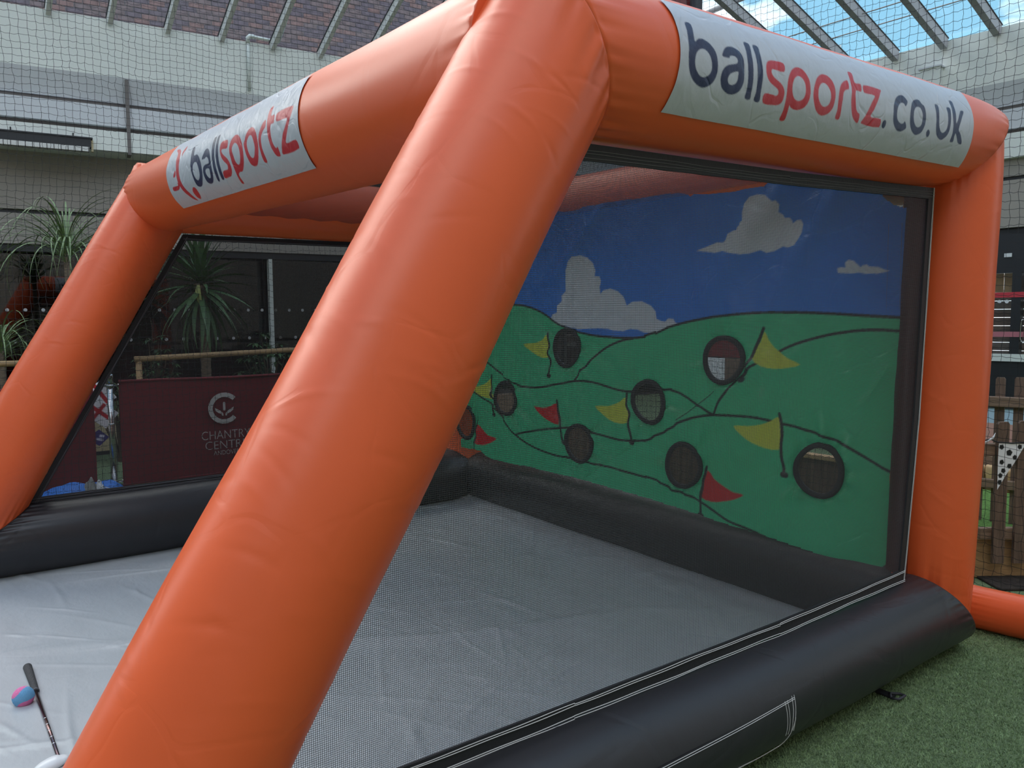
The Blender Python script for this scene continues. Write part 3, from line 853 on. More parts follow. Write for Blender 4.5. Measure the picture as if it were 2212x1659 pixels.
SIDE_LETTERS=[('N',[(290,1161),(312,1166),(311,1394),(327,1350),(345,1341),(364,1366),(380,1420),(390,1489),(395,1592),(396,1685),(392,1780),(383,1857),(369,1908),(352,1938),(332,1924),(313,1881),(299,1819),(291,1747),(287,1650),(287,1536),(287,1394),(289,1266)],[(337,1473),(350,1478),(362,1515),(369,1567),(373,1634),(373,1704),(367,1760),(356,1797),(345,1814),(333,1804),(322,1767),(313,1706),(311,1629),(315,1551),(324,1500)]),('N',[(414,1498),(417,1440),(425,1388),(436,1352),(452,1332),(466,1335),(482,1359),(493,1407),(499,1478),(500,1576),(502,1707),(501,1780),(495,1850),(484,1906),(469,1939),(451,1946),(434,1924),(420,1882),(412,1817),(410,1755),(414,1682),(425,1620),(441,1583),(460,1559),(471,1540),(474,1506),(472,1477),(463,1456),(452,1458),(444,1471),(441,1498)],[(476,1644),(454,1674),(442,1713),(438,1763),(441,1807),(450,1828),(460,1822),(471,1796),(476,1751),(477,1703)]),('N',[(514,1201),(536,1210),(536,1340),(537,1469),(538,1606),(540,1750),(540,1859),(541,1954),(519,1950),(519,1850),(518,1719),(516,1575),(515,1425),(514,1320)],[]),('N',[(551,1207),(573,1210),(575,1343),(576,1474),(578,1611),(578,1746),(579,1843),(581,1957),(558,1954),(559,1846),(557,1725),(555,1592),(554,1467),(552,1338)],[]),('R',[(673,1370),(671,1494),(621,1493),(615,1524),(618,1566),(631,1607),(656,1650),(672,1701),(679,1759),(680,1846),(675,1908),(662,1946),(643,1959),(598,1961),(595,1834),(644,1831),(651,1817),(653,1784),(649,1749),(638,1726),(612,1678),(598,1619),(592,1537),(594,1458),(601,1405),(615,1376),(627,1368)],[]),('R',[(693,2130),(694,2005),(692,1889),(690,1764),(689,1637),(693,1544),(703,1457),(718,1399),(736,1368),(758,1375),(777,1428),(791,1506),(797,1607),(799,1725),(792,1834),(779,1908),(757,1952),(737,1956),(720,1935),(714,1913),(715,2004),(716,2129)],[(738,1494),(755,1507),(768,1557),(774,1625),(775,1716),(767,1792),(750,1830),(734,1824),(722,1786),(714,1721),(712,1632),(720,1542)]),('R',[(859,1364),(885,1364),(906,1419),(918,1508),(923,1608),(922,1718),(917,1830),(902,1907),(879,1952),(857,1944),(836,1890),(821,1801),(813,1701),(815,1594),(827,1469),(841,1406)],[(861,1493),(877,1505),(891,1557),(898,1613),(900,1706),(894,1784),(876,1827),(860,1814),(846,1764),(838,1696),(838,1603),(847,1529)]),('R',[(991,1359),(992,1483),(975,1514),(964,1564),(962,1649),(961,1773),(965,1945),(943,1950),(943,1826),(940,1706),(940,1596),(946,1493),(959,1419),(976,1371)],[]),('R',[(1005,1199),(1028,1202),(1029,1357),(1061,1358),(1060,1478),(1031,1483),(1030,1643),(1039,1749),(1050,1798),(1062,1818),(1064,1945),(1048,1933),(1029,1881),(1014,1779),(1006,1632),(1008,1489),(1006,1357)],[]),('R',[(1076,1362),(1179,1358),(1171,1426),(1154,1561),(1136,1712),(1125,1816),(1183,1816),(1186,1942),(1081,1942),(1094,1826),(1107,1711),(1123,1583),(1136,1480),(1077,1482)],[]),('N',[(1210,1812),(1219,1837),(1221,1886),(1219,1928),(1212,1944),(1203,1927),(1198,1880),(1201,1833)],[]),('N',[(1339,1442),(1325,1523),(1315,1483),(1299,1481),(1285,1520),(1276,1589),(1274,1671),(1279,1739),(1291,1788),(1308,1809),(1321,1797),(1329,1761),(1345,1852),(1333,1906),(1313,1936),(1292,1923),(1271,1866),(1256,1773),(1251,1656),(1253,1532),(1268,1421),(1291,1360),(1313,1350),(1329,1386)],[]),('N',[(1398,1354),(1419,1355),(1430,1400),(1446,1428),(1454,1499),(1460,1603),(1462,1698),(1457,1796),(1447,1877),(1422,1930),(1403,1924),(1379,1864),(1362,1769),(1356,1639),(1361,1499),(1374,1402)],[(1404,1476),(1421,1484),(1430,1526),(1437,1586),(1439,1670),(1438,1744),(1427,1793),(1416,1805),(1402,1792),(1387,1734),(1379,1655),(1381,1560),(1391,1499)]),('N',[(1491,1802),(1501,1835),(1503,1877),(1499,1917),(1491,1927),(1483,1899),(1479,1847),(1484,1810)],[]),('N',[(1527,1349),(1549,1346),(1553,1442),(1552,1566),(1554,1674),(1564,1755),(1580,1798),(1594,1790),(1608,1735),(1614,1649),(1615,1525),(1614,1435),(1610,1343),(1634,1337),(1637,1442),(1636,1557),(1633,1659),(1628,1761),(1617,1845),(1594,1917),(1576,1918),(1555,1875),(1539,1791),(1532,1688),(1532,1612),(1530,1492)],[]),('N',[(1647,1178),(1670,1176),(1672,1285),(1674,1440),(1676,1588),(1711,1343),(1737,1333),(1715,1483),(1695,1678),(1714,1757),(1742,1910),(1713,1910),(1693,1825),(1678,1761),(1674,1824),(1676,1911),(1653,1914),(1655,1801),(1655,1668),(1652,1558),(1649,1422),(1648,1290)],[])]
FRONT_LETTERS=[('R',[(2454,-1036),(2405,-1137),(2383,-1320),(2384,-1524),(2384,-1683),(2375,-1848),(2353,-2004),(2318,-2176),(2292,-2334),(2322,-2304),(2358,-2200),(2397,-2045),(2421,-1884),(2431,-1717),(2432,-1515),(2440,-1323),(2445,-1164),(2501,-1033)],[]),('R',[(2325,-1054),(2316,-1151),(2341,-1221),(2352,-1289),(2368,-1200),(2354,-1120)],[]),('R',[(2444,-1558),(2443,-1669),(2478,-1701),(2474,-1632)],[]),('R',[(2531,-1888),(2439,-1895),(2435,-1826),(2415,-1888),(2432,-1962),(2468,-1990),(2527,-1982),(2543,-1946)],[]),('R',[(2236,-2037),(2211,-2082),(2210,-2213),(2230,-2308),(2253,-2319),(2272,-2260),(2275,-2155),(2261,-2075)],[]),('N',[(2146,-1243),(2142,-1415),(2102,-1424),(2064,-1506),(2043,-1658),(2047,-1840),(2081,-1993),(2117,-2072),(2150,-2080),(2179,-2027),(2187,-1893),(2191,-1737),(2192,-1603),(2186,-1453),(2187,-1231)],[(2110,-1579),(2089,-1667),(2083,-1800),(2103,-1903),(2133,-1943),(2155,-1901),(2165,-1790),(2163,-1678),(2144,-1586)]),('N',[(2023,-1579),(2007,-1498),(1981,-1414),(1951,-1404),(1922,-1465),(1909,-1582),(1909,-1742),(1917,-1900),(1938,-2018),(1969,-2088),(2002,-2094),(2028,-2043),(2036,-1942),(2035,-1829),(2021,-1745),(1991,-1709),(1948,-1709),(1935,-1699),(1935,-1636),(1948,-1584),(1969,-1569),(1982,-1588),(1995,-1589)],[(1947,-1808),(1985,-1795),(2003,-1829),(2001,-1905),(1984,-1981),(1964,-1974),(1950,-1898)]),('N',[(1845,-1248),(1849,-1409),(1855,-1583),(1858,-1756),(1863,-1932),(1879,-2096),(1901,-2092),(1897,-1948),(1890,-1772),(1887,-1579),(1885,-1401),(1876,-1248)],[]),('N',[(1799,-1241),(1803,-1407),(1806,-1582),(1808,-1770),(1810,-1928),(1820,-2089),(1846,-2092),(1843,-1944),(1840,-1768),(1838,-1577),(1835,-1402),(1829,-1248)],[]),('R',[(1687,-1433),(1692,-1575),(1752,-1558),(1764,-1584),(1751,-1653),(1707,-1767),(1689,-1880),(1696,-1999),(1725,-2081),(1751,-2093),(1810,-2085),(1794,-1956),(1739,-1954),(1726,-1927),(1724,-1867),(1757,-1768),(1778,-1652),(1783,-1528),(1771,-1431),(1747,-1411)],[]),('R',[(1637,-1446),(1604,-1404),(1566,-1430),(1532,-1542),(1519,-1696),(1528,-1852),(1560,-1998),(1599,-2078),(1623,-2072),(1648,-2120),(1653,-2283),(1676,-2282),(1671,-2143),(1665,-1983),(1666,-1810),(1669,-1658),(1660,-1530)],[(1608,-1552),(1577,-1582),(1558,-1685),(1560,-1814),(1582,-1915),(1608,-1941),(1624,-1871),(1631,-1750),(1636,-1631)]),('R',[(1493,-1587),(1470,-1476),(1437,-1406),(1402,-1426),(1376,-1519),(1361,-1668),(1370,-1831),(1401,-1985),(1429,-2058),(1456,-2071),(1483,-2014),(1493,-1891),(1502,-1724),(1505,-1642)],[(1445,-1544),(1421,-1546),(1405,-1636),(1400,-1764),(1418,-1877),(1443,-1925),(1462,-1879),(1472,-1760),(1471,-1635)]),('R',[(1283,-1389),(1279,-1504),(1304,-1560),(1323,-1651),(1332,-1781),(1330,-1906),(1330,-2067),(1356,-2060),(1358,-1934),(1356,-1780),(1351,-1645),(1335,-1520),(1308,-1425)],[]),('R',[(1231,-1198),(1233,-1358),(1198,-1374),(1199,-1510),(1227,-1516),(1232,-1660),(1228,-1811),(1212,-1913),(1194,-1903),(1199,-2048),(1229,-2032),(1246,-1919),(1256,-1761),(1263,-1577),(1266,-1407),(1264,-1249),(1253,-1193)],[]),('R',[(1037,-1370),(1046,-1495),(1070,-1644),(1099,-1791),(1117,-1900),(1037,-1901),(1037,-2040),(1175,-2046),(1158,-1907),(1133,-1764),(1101,-1647),(1083,-1527),(1176,-1510),(1178,-1369)],[])]

sign(NA, NC, 0.187, 0.245, 1.82, 0.78, 2.335, 0.03, SIDE_LETTERS, False, beam_right, 0.0024, label='long white sign with a web address in navy and red letters')
sign(NA, NB, 0.202, 1.012, 2.575, -2.42, -0.80, -0.05, FRONT_LETTERS, False, beam_front, 0.0026, label='white sign with red figure and navy and red lettering')
Lb = (NE - NB).length
sign(NB, NE, 0.196, Lb - 1.835, Lb - 0.245, -2.335, -0.62, 0.03, SIDE_LETTERS, False, beam_left, 0.004, smirror=Lb, label='white sign on the far side beam')

# ---- target banner with eight holes
YB = 3.128
BX0, BX1 = -1.62, 1.672
banner_out = [(-1.62,2.085),(-0.67,2.078),(0.334,2.062),(1.076,2.045),(1.52,2.035),(1.545,1.95),(1.575,1.895),(1.62,1.858),(1.682,1.835),(1.672,1.395),(1.657,0.50),(1.645,0.36),(1.60,0.312),(1.54,0.306),(1.022,0.347),(0.805,0.356),(0.30,0.385),(-0.161,0.405),(-0.812,0.411),(-1.22,0.407),(-1.30,0.420),(-1.36,0.45),(-1.44,0.448),(-1.62,0.44)]
cell = 0.005
nS = int((1.69 + 1.64) / cell); nT = int((2.10 - 0.29) / cell)
XX, ZZ = np.meshgrid(np.linspace(-1.64, 1.69, nS), np.linspace(0.29, 2.10, nT), indexing='ij')
U, W = XX.ravel(), ZZ.ravel()
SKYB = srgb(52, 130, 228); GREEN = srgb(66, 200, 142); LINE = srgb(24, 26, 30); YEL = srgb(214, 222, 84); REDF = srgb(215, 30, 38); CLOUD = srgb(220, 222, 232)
C = np.tile(np.array(SKYB[:3]), (U.size, 1))
S_ = lambda L: [(x / 1000.0, z / 1000.0) for x, z in L]
for c in CLOUDS: blend_poly(C, U, W, cell, CLOUD, S_(c))
hill = sorted(S_(HILL)); hill = [(-1.8, 1.38), (-1.5, 1.43)] + [h for h in hill] + [(1.8, 1.395)]
hill_s = smooth_poly(hill, False, 4)
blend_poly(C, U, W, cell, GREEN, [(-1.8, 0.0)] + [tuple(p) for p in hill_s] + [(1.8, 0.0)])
blend_line(C, U, W, cell, LINE, hill, 0.0065)
for k, Ln in enumerate(HILL_LINES):
    L_ = S_(Ln)
    if k in (0, 3, 4): L_ = sorted(L_)
    blend_line(C, U, W, cell, LINE, L_, 0.0065)
for c, pole, fl in FLAGS:
    blend_poly(C, U, W, cell, YEL if c == 'Y' else REDF, smooth_poly(S_(fl), True, 2))
    pl = S_(pole); blend_line(C, U, W, cell, LINE, pl, 0.0085)
    e = pl[-1]
    blend_line(C, U, W, cell, LINE, [(e[0] - 0.008, e[1] - 0.004), (e[0] + 0.012, e[1] - 0.005)], 0.013)
for Ln in CREASE_LINES[:1]: blend_line(C, U, W, cell, LINE, S_(Ln), 0.0025)  # first fold also gets its shade drawn as a thin dark line
# relief: broad sag, diagonal tension folds, pleats round each hole, sharp creases
Y = 0.014 * np_noise(U, W, 3, 4, 3.2) + 0.006 * np_noise(U * 0.5 + W * 0.4, W, 8, 3, 16)
Y += 0.022 * np.exp(-((U - 0.55 - 0.9 * (W - 1.4)) / 0.10) ** 2) * (W > 1.1) * np.minimum((W - 1.1) * 2, 1)
Y += 0.018 * np.exp(-((U - 1.0 - 0.7 * (W - 1.4)) / 0.07) ** 2) * np.clip((W - 1.2) * 2, 0, 1)
Y += 0.020 * np.exp(-((U + 0.5 - 1.2 * (W - 1.7)) / 0.06) ** 2) * np.clip((W - 1.45) * 3, 0, 1)
pleat_side = np.zeros_like(U)
keep = in_poly(U, W, np.array(banner_out))
for i, (hx, hz, rx, rz) in enumerate(HOLES):
    hx, hz = hx / 1000.0, hz / 1000.0
    dx, dz = U - hx, W - hz; rr = np.hypot(dx, dz); an = np.arctan2(dz, dx)
    r0 = 0.122
    r_ = np.random.default_rng(i + 20)
    wv = sum(np.cos(kk * an + r_.uniform(0, 6.28)) for kk in (5, 7, 9, 12)) / 2.2
    Y += 0.018 * wv * np.exp(-np.maximum(rr - r0, 0) / 0.10)
    keep &= rr > 0.108
for Ln in CREASE_LINES:
    P_ = np.array(S_(Ln))
    dmin = np.full(U.shape, 9.0)
    for a, b in zip(P_[:-1], P_[1:]):
        d = b - a; t = np.clip(((U - a[0]) * d[0] + (W - a[1]) * d[1]) / (d @ d), 0, 1)
        dmin = np.minimum(dmin, np.hypot(U - a[0] - t * d[0], W - a[1] - t * d[1]))
    Y += 0.011 * np.exp(-dmin / 0.014)
for xv in (0.99, 0.86 + 0.24, 0.55): Y += 0.004 * np.abs(np.tanh((U - xv) / 0.02))
for hx, hz, rx, rz in HOLES:
    rr = np.hypot(U - hx / 1000.0, W - hz / 1000.0); q = np.clip((rr - 0.120) / 0.035, 0, 1); Y *= q * q * (3 - 2 * q)
V = np.stack([U, YB - Y, W], 1)
Qd = grid(nS, nT)
kq = keep[Qd].all(axis=1); Qd = Qd[kq]
used = np.unique(Qd); remap = np.full(len(U), -1); remap[used] = np.arange(len(used))
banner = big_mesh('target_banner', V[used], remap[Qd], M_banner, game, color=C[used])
banner['label'] = 'printed banner of green hills, blue sky, clouds and little flags'
HS = [(1.0, 1.06), (0.92, 1.0), (1.0, 0.95), (0.93, 0.98), (0.97, 1.0), (1.0, 1.02), (0.94, 1.0), (1.0, 1.02)]
for i, (hx, hz, rx, rz) in enumerate(HOLES):
    hx, hz = hx / 1000.0, hz / 1000.0
    ring_ = []
    r_ = np.random.default_rng(i + 50)
    p1, p2 = r_.uniform(0, 6.28, 2)
    N_ = 64
    def rp(a, r): return r * (1 + 0.03 * math.cos(2 * a + p1) + 0.025 * math.cos(3 * a + p2))
    # flat bound edge with thickness
    Vb, Fb = [], []
    for k in range(N_):
        a = 2 * math.pi * k / N_
        for r, y in ((0.102, 0.004), (0.102, -0.010), (0.124, -0.012), (0.128, 0.0)):
            Vb.append((hx + rp(a, r) * math.cos(a), YB + y - 0.004, hz + rp(a, r) * math.sin(a)))
    for k in range(N_):
        k2 = (k + 1) % N_
        for q in range(4):
            Fb.append((k * 4 + q, k * 4 + (q + 1) % 4, k2 * 4 + (q + 1) % 4, k2 * 4 + q))
    rim = mesh_obj('hole_rim', Vb, Fb, M_band, banner, smooth=True)
    Vp = [(hx + rp(2 * math.pi * k / N_, 0.106) * math.cos(2 * math.pi * k / N_), YB + 0.004, hz + rp(2 * math.pi * k / N_, 0.106) * math.sin(2 * math.pi * k / N_)) for k in range(N_)]
    mesh_obj('hole_net', Vp, [tuple(range(N_))], M_hole, banner)
# double stitch line near the banner's edge
edge = np.array([(1.60, 1.78), (1.60, 1.2), (1.585, 0.5), (1.56, 0.40)])
for off in (0.0, 0.055):
    st = smooth_poly(edge + np.array([off, 0]), False, 12)
    tube('stitching', [(x, YB - 0.012, z) for x, z in st], 0.0007, M_threaddim, banner, n=4)

# ---- mesh screens, webbing borders, stitch lines
def screen(name, polygon, x, m, parent, n_bow=0.0, label=None):
    """flat mesh panel in a plane of constant x"""
    bmv = [(x, y, z) for y, z in polygon]
    o = mesh_obj(name, bmv, [tuple(range(len(bmv)))], m, parent)
    if label: o['label'] = label
    return o
def border(poly, x, w, t, parent, out):
    P = [Vector((y, z)) for y, z in poly]; n = len(P)
    inner = []
    for i in range(n):
        a, b, c = P[i - 1], P[i], P[(i + 1) % n]
        e1 = (b - a).normalized(); e2 = (c - b).normalized()
        n1 = Vector((-e1.y, e1.x)); n2 = Vector((-e2.y, e2.x))
        bis = (n1 + n2).normalized(); inner.append(b + bis * w / max(0.3, bis.dot(n1)))
    V, F = [], []
    for i in range(n):
        V += [(x + out * t, P[i].x, P[i].y), (x + out * t, inner[i].x, inner[i].y), (x - out * t * 0.2, inner[i].x, inner[i].y), (x - out * t * 0.2, P[i].x, P[i].y)]
    for i in range(n):
        j = (i + 1) % n
        for q in range(4): F.append((i * 4 + q, j * 4 + q, j * 4 + (q + 1) % 4, i * 4 + (q + 1) % 4))
    return V, F
def stitch(poly, x, off, parent, m, r, segs_, amp=0.0012):
    """running thread parallel to the border, one edge of the polygon at a time"""
    P = [Vector((y, z)) for y, z in poly]; parts = []
    for i in segs_:
        a, b = P[i], P[(i + 1) % len(P)]
        e = (b - a).normalized(); nn = Vector((-e.y, e.x)); L = (b - a).length
        K = int(L / 0.03); ph = random.uniform(0, 6)
        pts = []
        for k in range(K + 1):
            s = L * k / K
            q = a + e * s + nn * (off + amp * math.sin(s * 9 + ph) + amp * 0.7 * math.sin(s * 23 + ph))
            pts.append((x, q.x, q.y))
        parts.append(tube_vf(pts, r, 4))
    V, F = join_vf(parts)
    return mesh_obj('stitching', V, F, m, parent)
polyR = [(0.235, 0.375), (1.2, 0.368), (2.1, 0.362), (2.925, 0.372), (3.0, 1.0), (3.055, 1.892), (2.1, 1.853), (1.135, 1.826)]
scrR = screen('side_mesh', polyR, 1.800, M_side, game, label='dark fine mesh panel with thick black hem')
V, F = border(polyR, 1.801, 0.042, 0.006, scrR, 1); mesh_obj('hem', V, F, M_band, scrR)
for off in (-0.004, 0.002, 0.030, 0.036): stitch(polyR, 1.809, off, scrR, M_thread, 0.00125, (0, 1, 2))
for off in (0.003, 0.009): stitch(polyR, 1.809, off, scrR, M_thread, 0.0010, (3, 4), 0.0005)
for off in (0.018, 0.026, 0.034): stitch(polyR, 1.809, off, scrR, M_threaddim, 0.0010, (5, 6))
for off in (0.02, 0.03): stitch(polyR, 1.809, off, scrR, M_threaddim, 0.0010, (7,))
polyL = [(0.335, 0.385), (3.0, 0.40), (3.10, 1.955), (1.215, 1.932)]
scrL = screen('side_mesh', polyL, -1.800, M_side2, game)
V, F = border(polyL, -1.801, 0.036, 0.006, scrL, 1); mesh_obj('hem', V, F, M_band, scrL)
for off in (0.008, 0.014): stitch(polyL, -1.793, off, scrL, M_threaddim, 0.0015, (0,))
for off in (0.026, 0.031): stitch(polyL, -1.793, off, scrL, M_threaddim, 0.0012, (0, 2, 3))
# glossy strip closing the corner between the banner and the near screen
V, F = [], []
for k in range(25):
    z = 0.34 + (1.89 - 0.34) * k / 24; w = 0.003 * math.sin(k * 0.9)
    tt = (POST0.z - z) / (POST0.z - POST1.z); cx = POST0.x + (POST1.x - POST0.x) * tt; cy = POST0.y + (POST1.y - POST0.y) * tt
    for q, x in enumerate((1.645, 1.675, 1.71, 1.75)):
        V.append((x, min(3.15, cy - math.sqrt(0.186 ** 2 - (x - cx) ** 2)) - 0.008 * (q > 0) + w * (q == 2), z))
    V.append((1.797, 2.93 + 0.12 * k / 24, z))
for k in range(24):
    for q in range(4): F.append((k * 5 + q, k * 5 + q + 1, k * 5 + q + 6, k * 5 + q + 5))
mesh_obj('corner_strip', V, F, M_strip, game, smooth=True)
# roof mesh, sagging between the beams
nu, nv = 61, 41
GX, GY = np.meshgrid(np.linspace(-1.80, 1.80, nu), np.linspace(1.09, 3.3, nv), indexing='ij')
k = (GX + 1.8) / 3.6; e = (GY - 1.09) / 2.21
Z = 2.06 * (1 - k) + 2.035 * k - 0.035 * np.sin(np.pi * k) * np.sin(np.pi * e) + 0.006 * np.sin(GY * 30 + 3 * np.sin(GX * 2)) * np.sin(np.pi * e)
big_mesh('roof_mesh', np.stack([GX.ravel(), GY.ravel(), Z.ravel()], 1), grid(nu, nv), M_roof, game)

# ---- grey ground sheet inside
nu, nv = 521, 561
GX, GY = np.meshgrid(np.linspace(-1.80, 1.80, nu), np.linspace(-0.75, 3.28, nv), indexing='ij')
Z = 0.024 + 0.0035 * np_noise(GX, GY, 5, 4, 5)
r_ = np.random.default_rng(31)
for k in range(230):
    x0, y0 = r_.uniform(-1.8, 1.8), r_.uniform(-0.7, 3.2); a = r_.normal(0.35, 0.55) if k % 3 else r_.uniform(0, np.pi); L = r_.uniform(0.08, 0.45); w = r_.uniform(0.008, 0.02)
    u_ = (GX - x0) * np.cos(a) + (GY - y0) * np.sin(a); v_ = -(GX - x0) * np.sin(a) + (GY - y0) * np.cos(a) + 0.12 * u_ ** 2
    Z += r_.uniform(0.002, 0.0055) * np.exp(-(u_ / L) ** 2 * 2 - (v_ / w) ** 2)
# one long soft ridge across the sheet
u_ = (GX - 0.35) - 0.55 * (GY - 1.6) + 0.1 * np.sin(GY * 3)
Z += 0.022 * np.exp(-(u_ / 0.055) ** 2) * np.exp(-((GY - 1.5) / 1.0) ** 2)
Z += 0.05 * np.clip((np.abs(GX) - 1.62) / 0.18, 0, 1) ** 2 + 0.05 * np.clip((GY - 3.02) / 0.2, 0, 1) ** 2
big_mesh('floor_sheet', np.stack([GX.ravel(), GY.ravel(), Z.ravel()], 1), grid(nu, nv), M_tarp, game)

# ---- stitched flap on the near base tube
bd = unit(Nc - Na); bup, bsd = axes(bd)
def on_base(s, th, lift=0.0035):
    return Na + bd * s + (bup * math.cos(th) + bsd * math.sin(th)) * (0.166 + lift)
def base_path(pts):
    P = smooth_poly(pts, False, 10); return [on_base(s, t) for s, t in P]
flap = []
for off in (0, 0.035):
    flap.append([(0.55, 1.30 + off), (1.0, 1.295 + off), (1.363, 1.292 + off), (1.695, 1.292 + off), (1.96, 1.262 + off * 0.8)])
    flap.append([(0.55, 2.14 + off), (1.2, 2.16 + off), (1.704, 2.14 + off), (1.84, 2.25 + off), (1.93, 2.20 + off), (1.957, 1.62 + off)])
    flap.append([(1.922 - off * .35, 1.25), (1.925 - off * .35, 1.52), (1.933 - off * .35, 1.92)])
    flap.append([(1.960 - off * .35, 1.22), (1.957 - off * .35, 1.456), (1.955 - off * .35, 1.66), (1.960 - off * .35, 1.90)])
V, F = join_vf([tube_vf(base_path(p), 0.0011, 4) for p in flap])
mesh_obj('flap_stitching', V, F, M_thread, base_right)
V, F = [], []
for i, s in enumerate(np.linspace(0.5, 1.965, 40)):
    for j, t in enumerate(np.linspace(1.27, 2.14, 16)):
        V.append(on_base(s, t, 0.0022))
for i in range(39):
    for j in range(15): F.append((i * 16 + j, (i + 1) * 16 + j, (i + 1) * 16 + j + 1, i * 16 + j + 1))
mesh_obj('zip_flap', V, F, M_black, base_right, smooth=True)
# tie-down loop poking out below the tube
fbox('tie_strap', WORLD, 1.79, 1.90, 2.665, 2.700, 0.004, 0.010, M_band, game)
tube('tie_buckle', [(1.905, 2.655, 0.012), (1.93, 2.66, 0.016), (1.93, 2.705, 0.016), (1.905, 2.71, 0.012), (1.885, 2.685, 0.014), (1.905, 2.655, 0.012)], 0.005, M_gasket, game)


# ================================================================ things on and around the game
# golf club lying on the sheet
A0 = Vector((-0.292, 0.170, 0.036)); A1 = Vector((0.535, 0.178, 0.030))
club = thing('golf_club', 'golf club with dark rubber grip lying on the grey sheet', 'golf club', A0)
d = (A1 - A0); L = d.length; a = d / L
gp, gr = [], []
for k in range(41):
    s = k / 40 * 0.262
    gp.append(a * s); gr.append(0.0155 - 0.0045 * (k / 40) + (0.0004 if k % 2 else -0.0004))
gr[0] = 0.011; gr[1] = 0.016
tube('grip', gp, gr, M_grip, club, n=20)
tube('grip_ring', [a * 0.254, a * 0.258], 0.0125, M_threaddim, club, n=20)
tube('grip_cap', [a * -0.003, a * 0.004], [0.012, 0.0158], M_gasket, club, n=20)
tube('shaft', [a * 0.262, a * L], [0.0074, 0.0048], M_shaft, club, n=14)
for k, s in enumerate((0.30, 0.345, 0.385, 0.425, 0.51, 0.56, 0.61, 0.66, 0.71)):
    r = 0.0077 - 0.0026 * s
    tube('shaft_step', [a * s, a * (s + 0.006)], r, M_steel, club, n=14)
hv = []
bm = bmesh.new(); bmesh.ops.create_uvsphere(bm, u_segments=24, v_segments=16, radius=1)
for v in bm.verts:
    v.co = Vector((v.co.x * 0.030, v.co.y * 0.052, v.co.z * 0.020 + 0.010 * v.co.y))
    if v.co.y > 0.02: v.co.z *= 0.8
me = bpy.data.meshes.new('club_head'); bm.to_mesh(me); bm.free(); me.materials.append(M_clubhead)
for p_ in me.polygons: p_.use_smooth = True
o = bpy.data.objects.new('club_head', me); COL.objects.link(o); o.parent = club; o.location = a * L + Vector((0.015, -0.025, 0.0))

# two coloured felt ball
ball = thing('ball', 'blue and pink felt ball resting beside the club', 'ball', (0.03, 0.128, 0.052))
bm = bmesh.new(); bmesh.ops.create_icosphere(bm, subdivisions=5, radius=0.036)
faces_b, faces_p = [], []
ax = Vector((-0.36, -0.40, 0.76)).normalized(); b1 = ax.orthogonal().normalized(); b2 = ax.cross(b1)
def ballside(c):
    c = c.normalized(); x, y, z = c.dot(b1), c.dot(b2), c.dot(ax)
    return abs(z) > 0.55 + 0.18 * (x * x - y * y)
for nm, want, mt in (('felt_panel', False, M_blueball), ('felt_panel', True, M_pinkball)):
    b_ = bm.copy()
    bmesh.ops.delete(b_, geom=[f for f in b_.faces if ballside(f.calc_center_median()) != want], context='FACES')
    me = bpy.data.meshes.new(nm); b_.to_mesh(me); b_.free(); me.materials.append(mt)
    for p_ in me.polygons: p_.use_smooth = True
    o = bpy.data.objects.new(nm, me); COL.objects.link(o); o.parent = ball
    o['label'] = 'pink felt panel' if want else 'blue felt panel'
bm.free()

# ---- crowd barrier: steel posts and maroon canvas screens
def barrier_post(x, y, label):
    t = thing('barrier_post', label, 'post', (x, y, 0), 'steel posts of the canvas barrier')
    tube('base_plate', [(0, 0, 0), (0, 0, 0.008), (0, 0, 0.014)], [0.16, 0.16, 0.05], M_steel, t, n=40)
    tube('pole', [(0, 0, 0.01), (0, 0, 0.90)], 0.024, M_steel, t, n=24)
    tube('collar', [(0, 0, 0.862), (0, 0, 0.882)], 0.030, M_steel, t, n=24)
    tube('collar', [(0, 0, 0.545), (0, 0, 0.555)], 0.027, M_steel, t, n=24)
    tube('cap', [(0, 0, 0.885), (0, 0, 0.955), (0, 0, 0.968), (0, 0, 0.972)], [0.029, 0.029, 0.026, 0.015], M_steel, t, n=24)
    for z in (0.872, 0.055):
        for sg in (-1, 1):
            tube('hook', [(0, 0.02 * sg, z), (0, 0.062 * sg, z), (0.006, 0.066 * sg, z + 0.012)], 0.007, M_steel, t, n=8)
    return t
post1 = barrier_post(-3.97, 1.146, 'steel barrier post between two maroon screens, beyond the left tube')
post2 = barrier_post(-3.99, 3.20, 'steel barrier post past the lettered screen, towards the target')
post3 = barrier_post(-3.93, -0.95, 'steel barrier post at the near end of the plain maroon screen')

def canvas(name, y0, y1, x0, x1, z0, z1, label):
    t = thing(name, label, 'barrier', (0, 0, 0))
    n1, n2 = 80, 36
    YY, Z_ = np.meshgrid(np.linspace(y0, y1, n1), np.linspace(z0, z1, n2), indexing='ij')
    k = (YY - y0) / (y1 - y0)
    X_ = x0 + (x1 - x0) * k + 0.006 * np.sin(YY * 5) + 0.004 * np.sin(YY * 17 + Z_ * 6) * (1 - (Z_ - z0) / (z1 - z0))
    Z2 = Z_ - 0.012 * np.sin(np.pi * k) * (Z_ - z0) / (z1 - z0)
    big_mesh('canvas', np.stack([X_.ravel(), YY.ravel(), Z2.ravel()], 1), grid(n1, n2), M_red, t)
    tube('top_rail', [(x0, y0, z1), ((x0 + x1) / 2, (y0 + y1) / 2, z1 - 0.012), (x1, y1, z1)], 0.013, M_red, t, n=10)
    tube('bottom_rail', [(x0, y0, z0), (x1, y1, z0)], 0.010, M_red, t, n=10)
    return t
scr1 = canvas('barrier_screen', 1.215, 3.13, -3.98, -3.99, 0.02, 0.905, 'maroon canvas screen with pale ring emblem and lettering beyond the left tube')
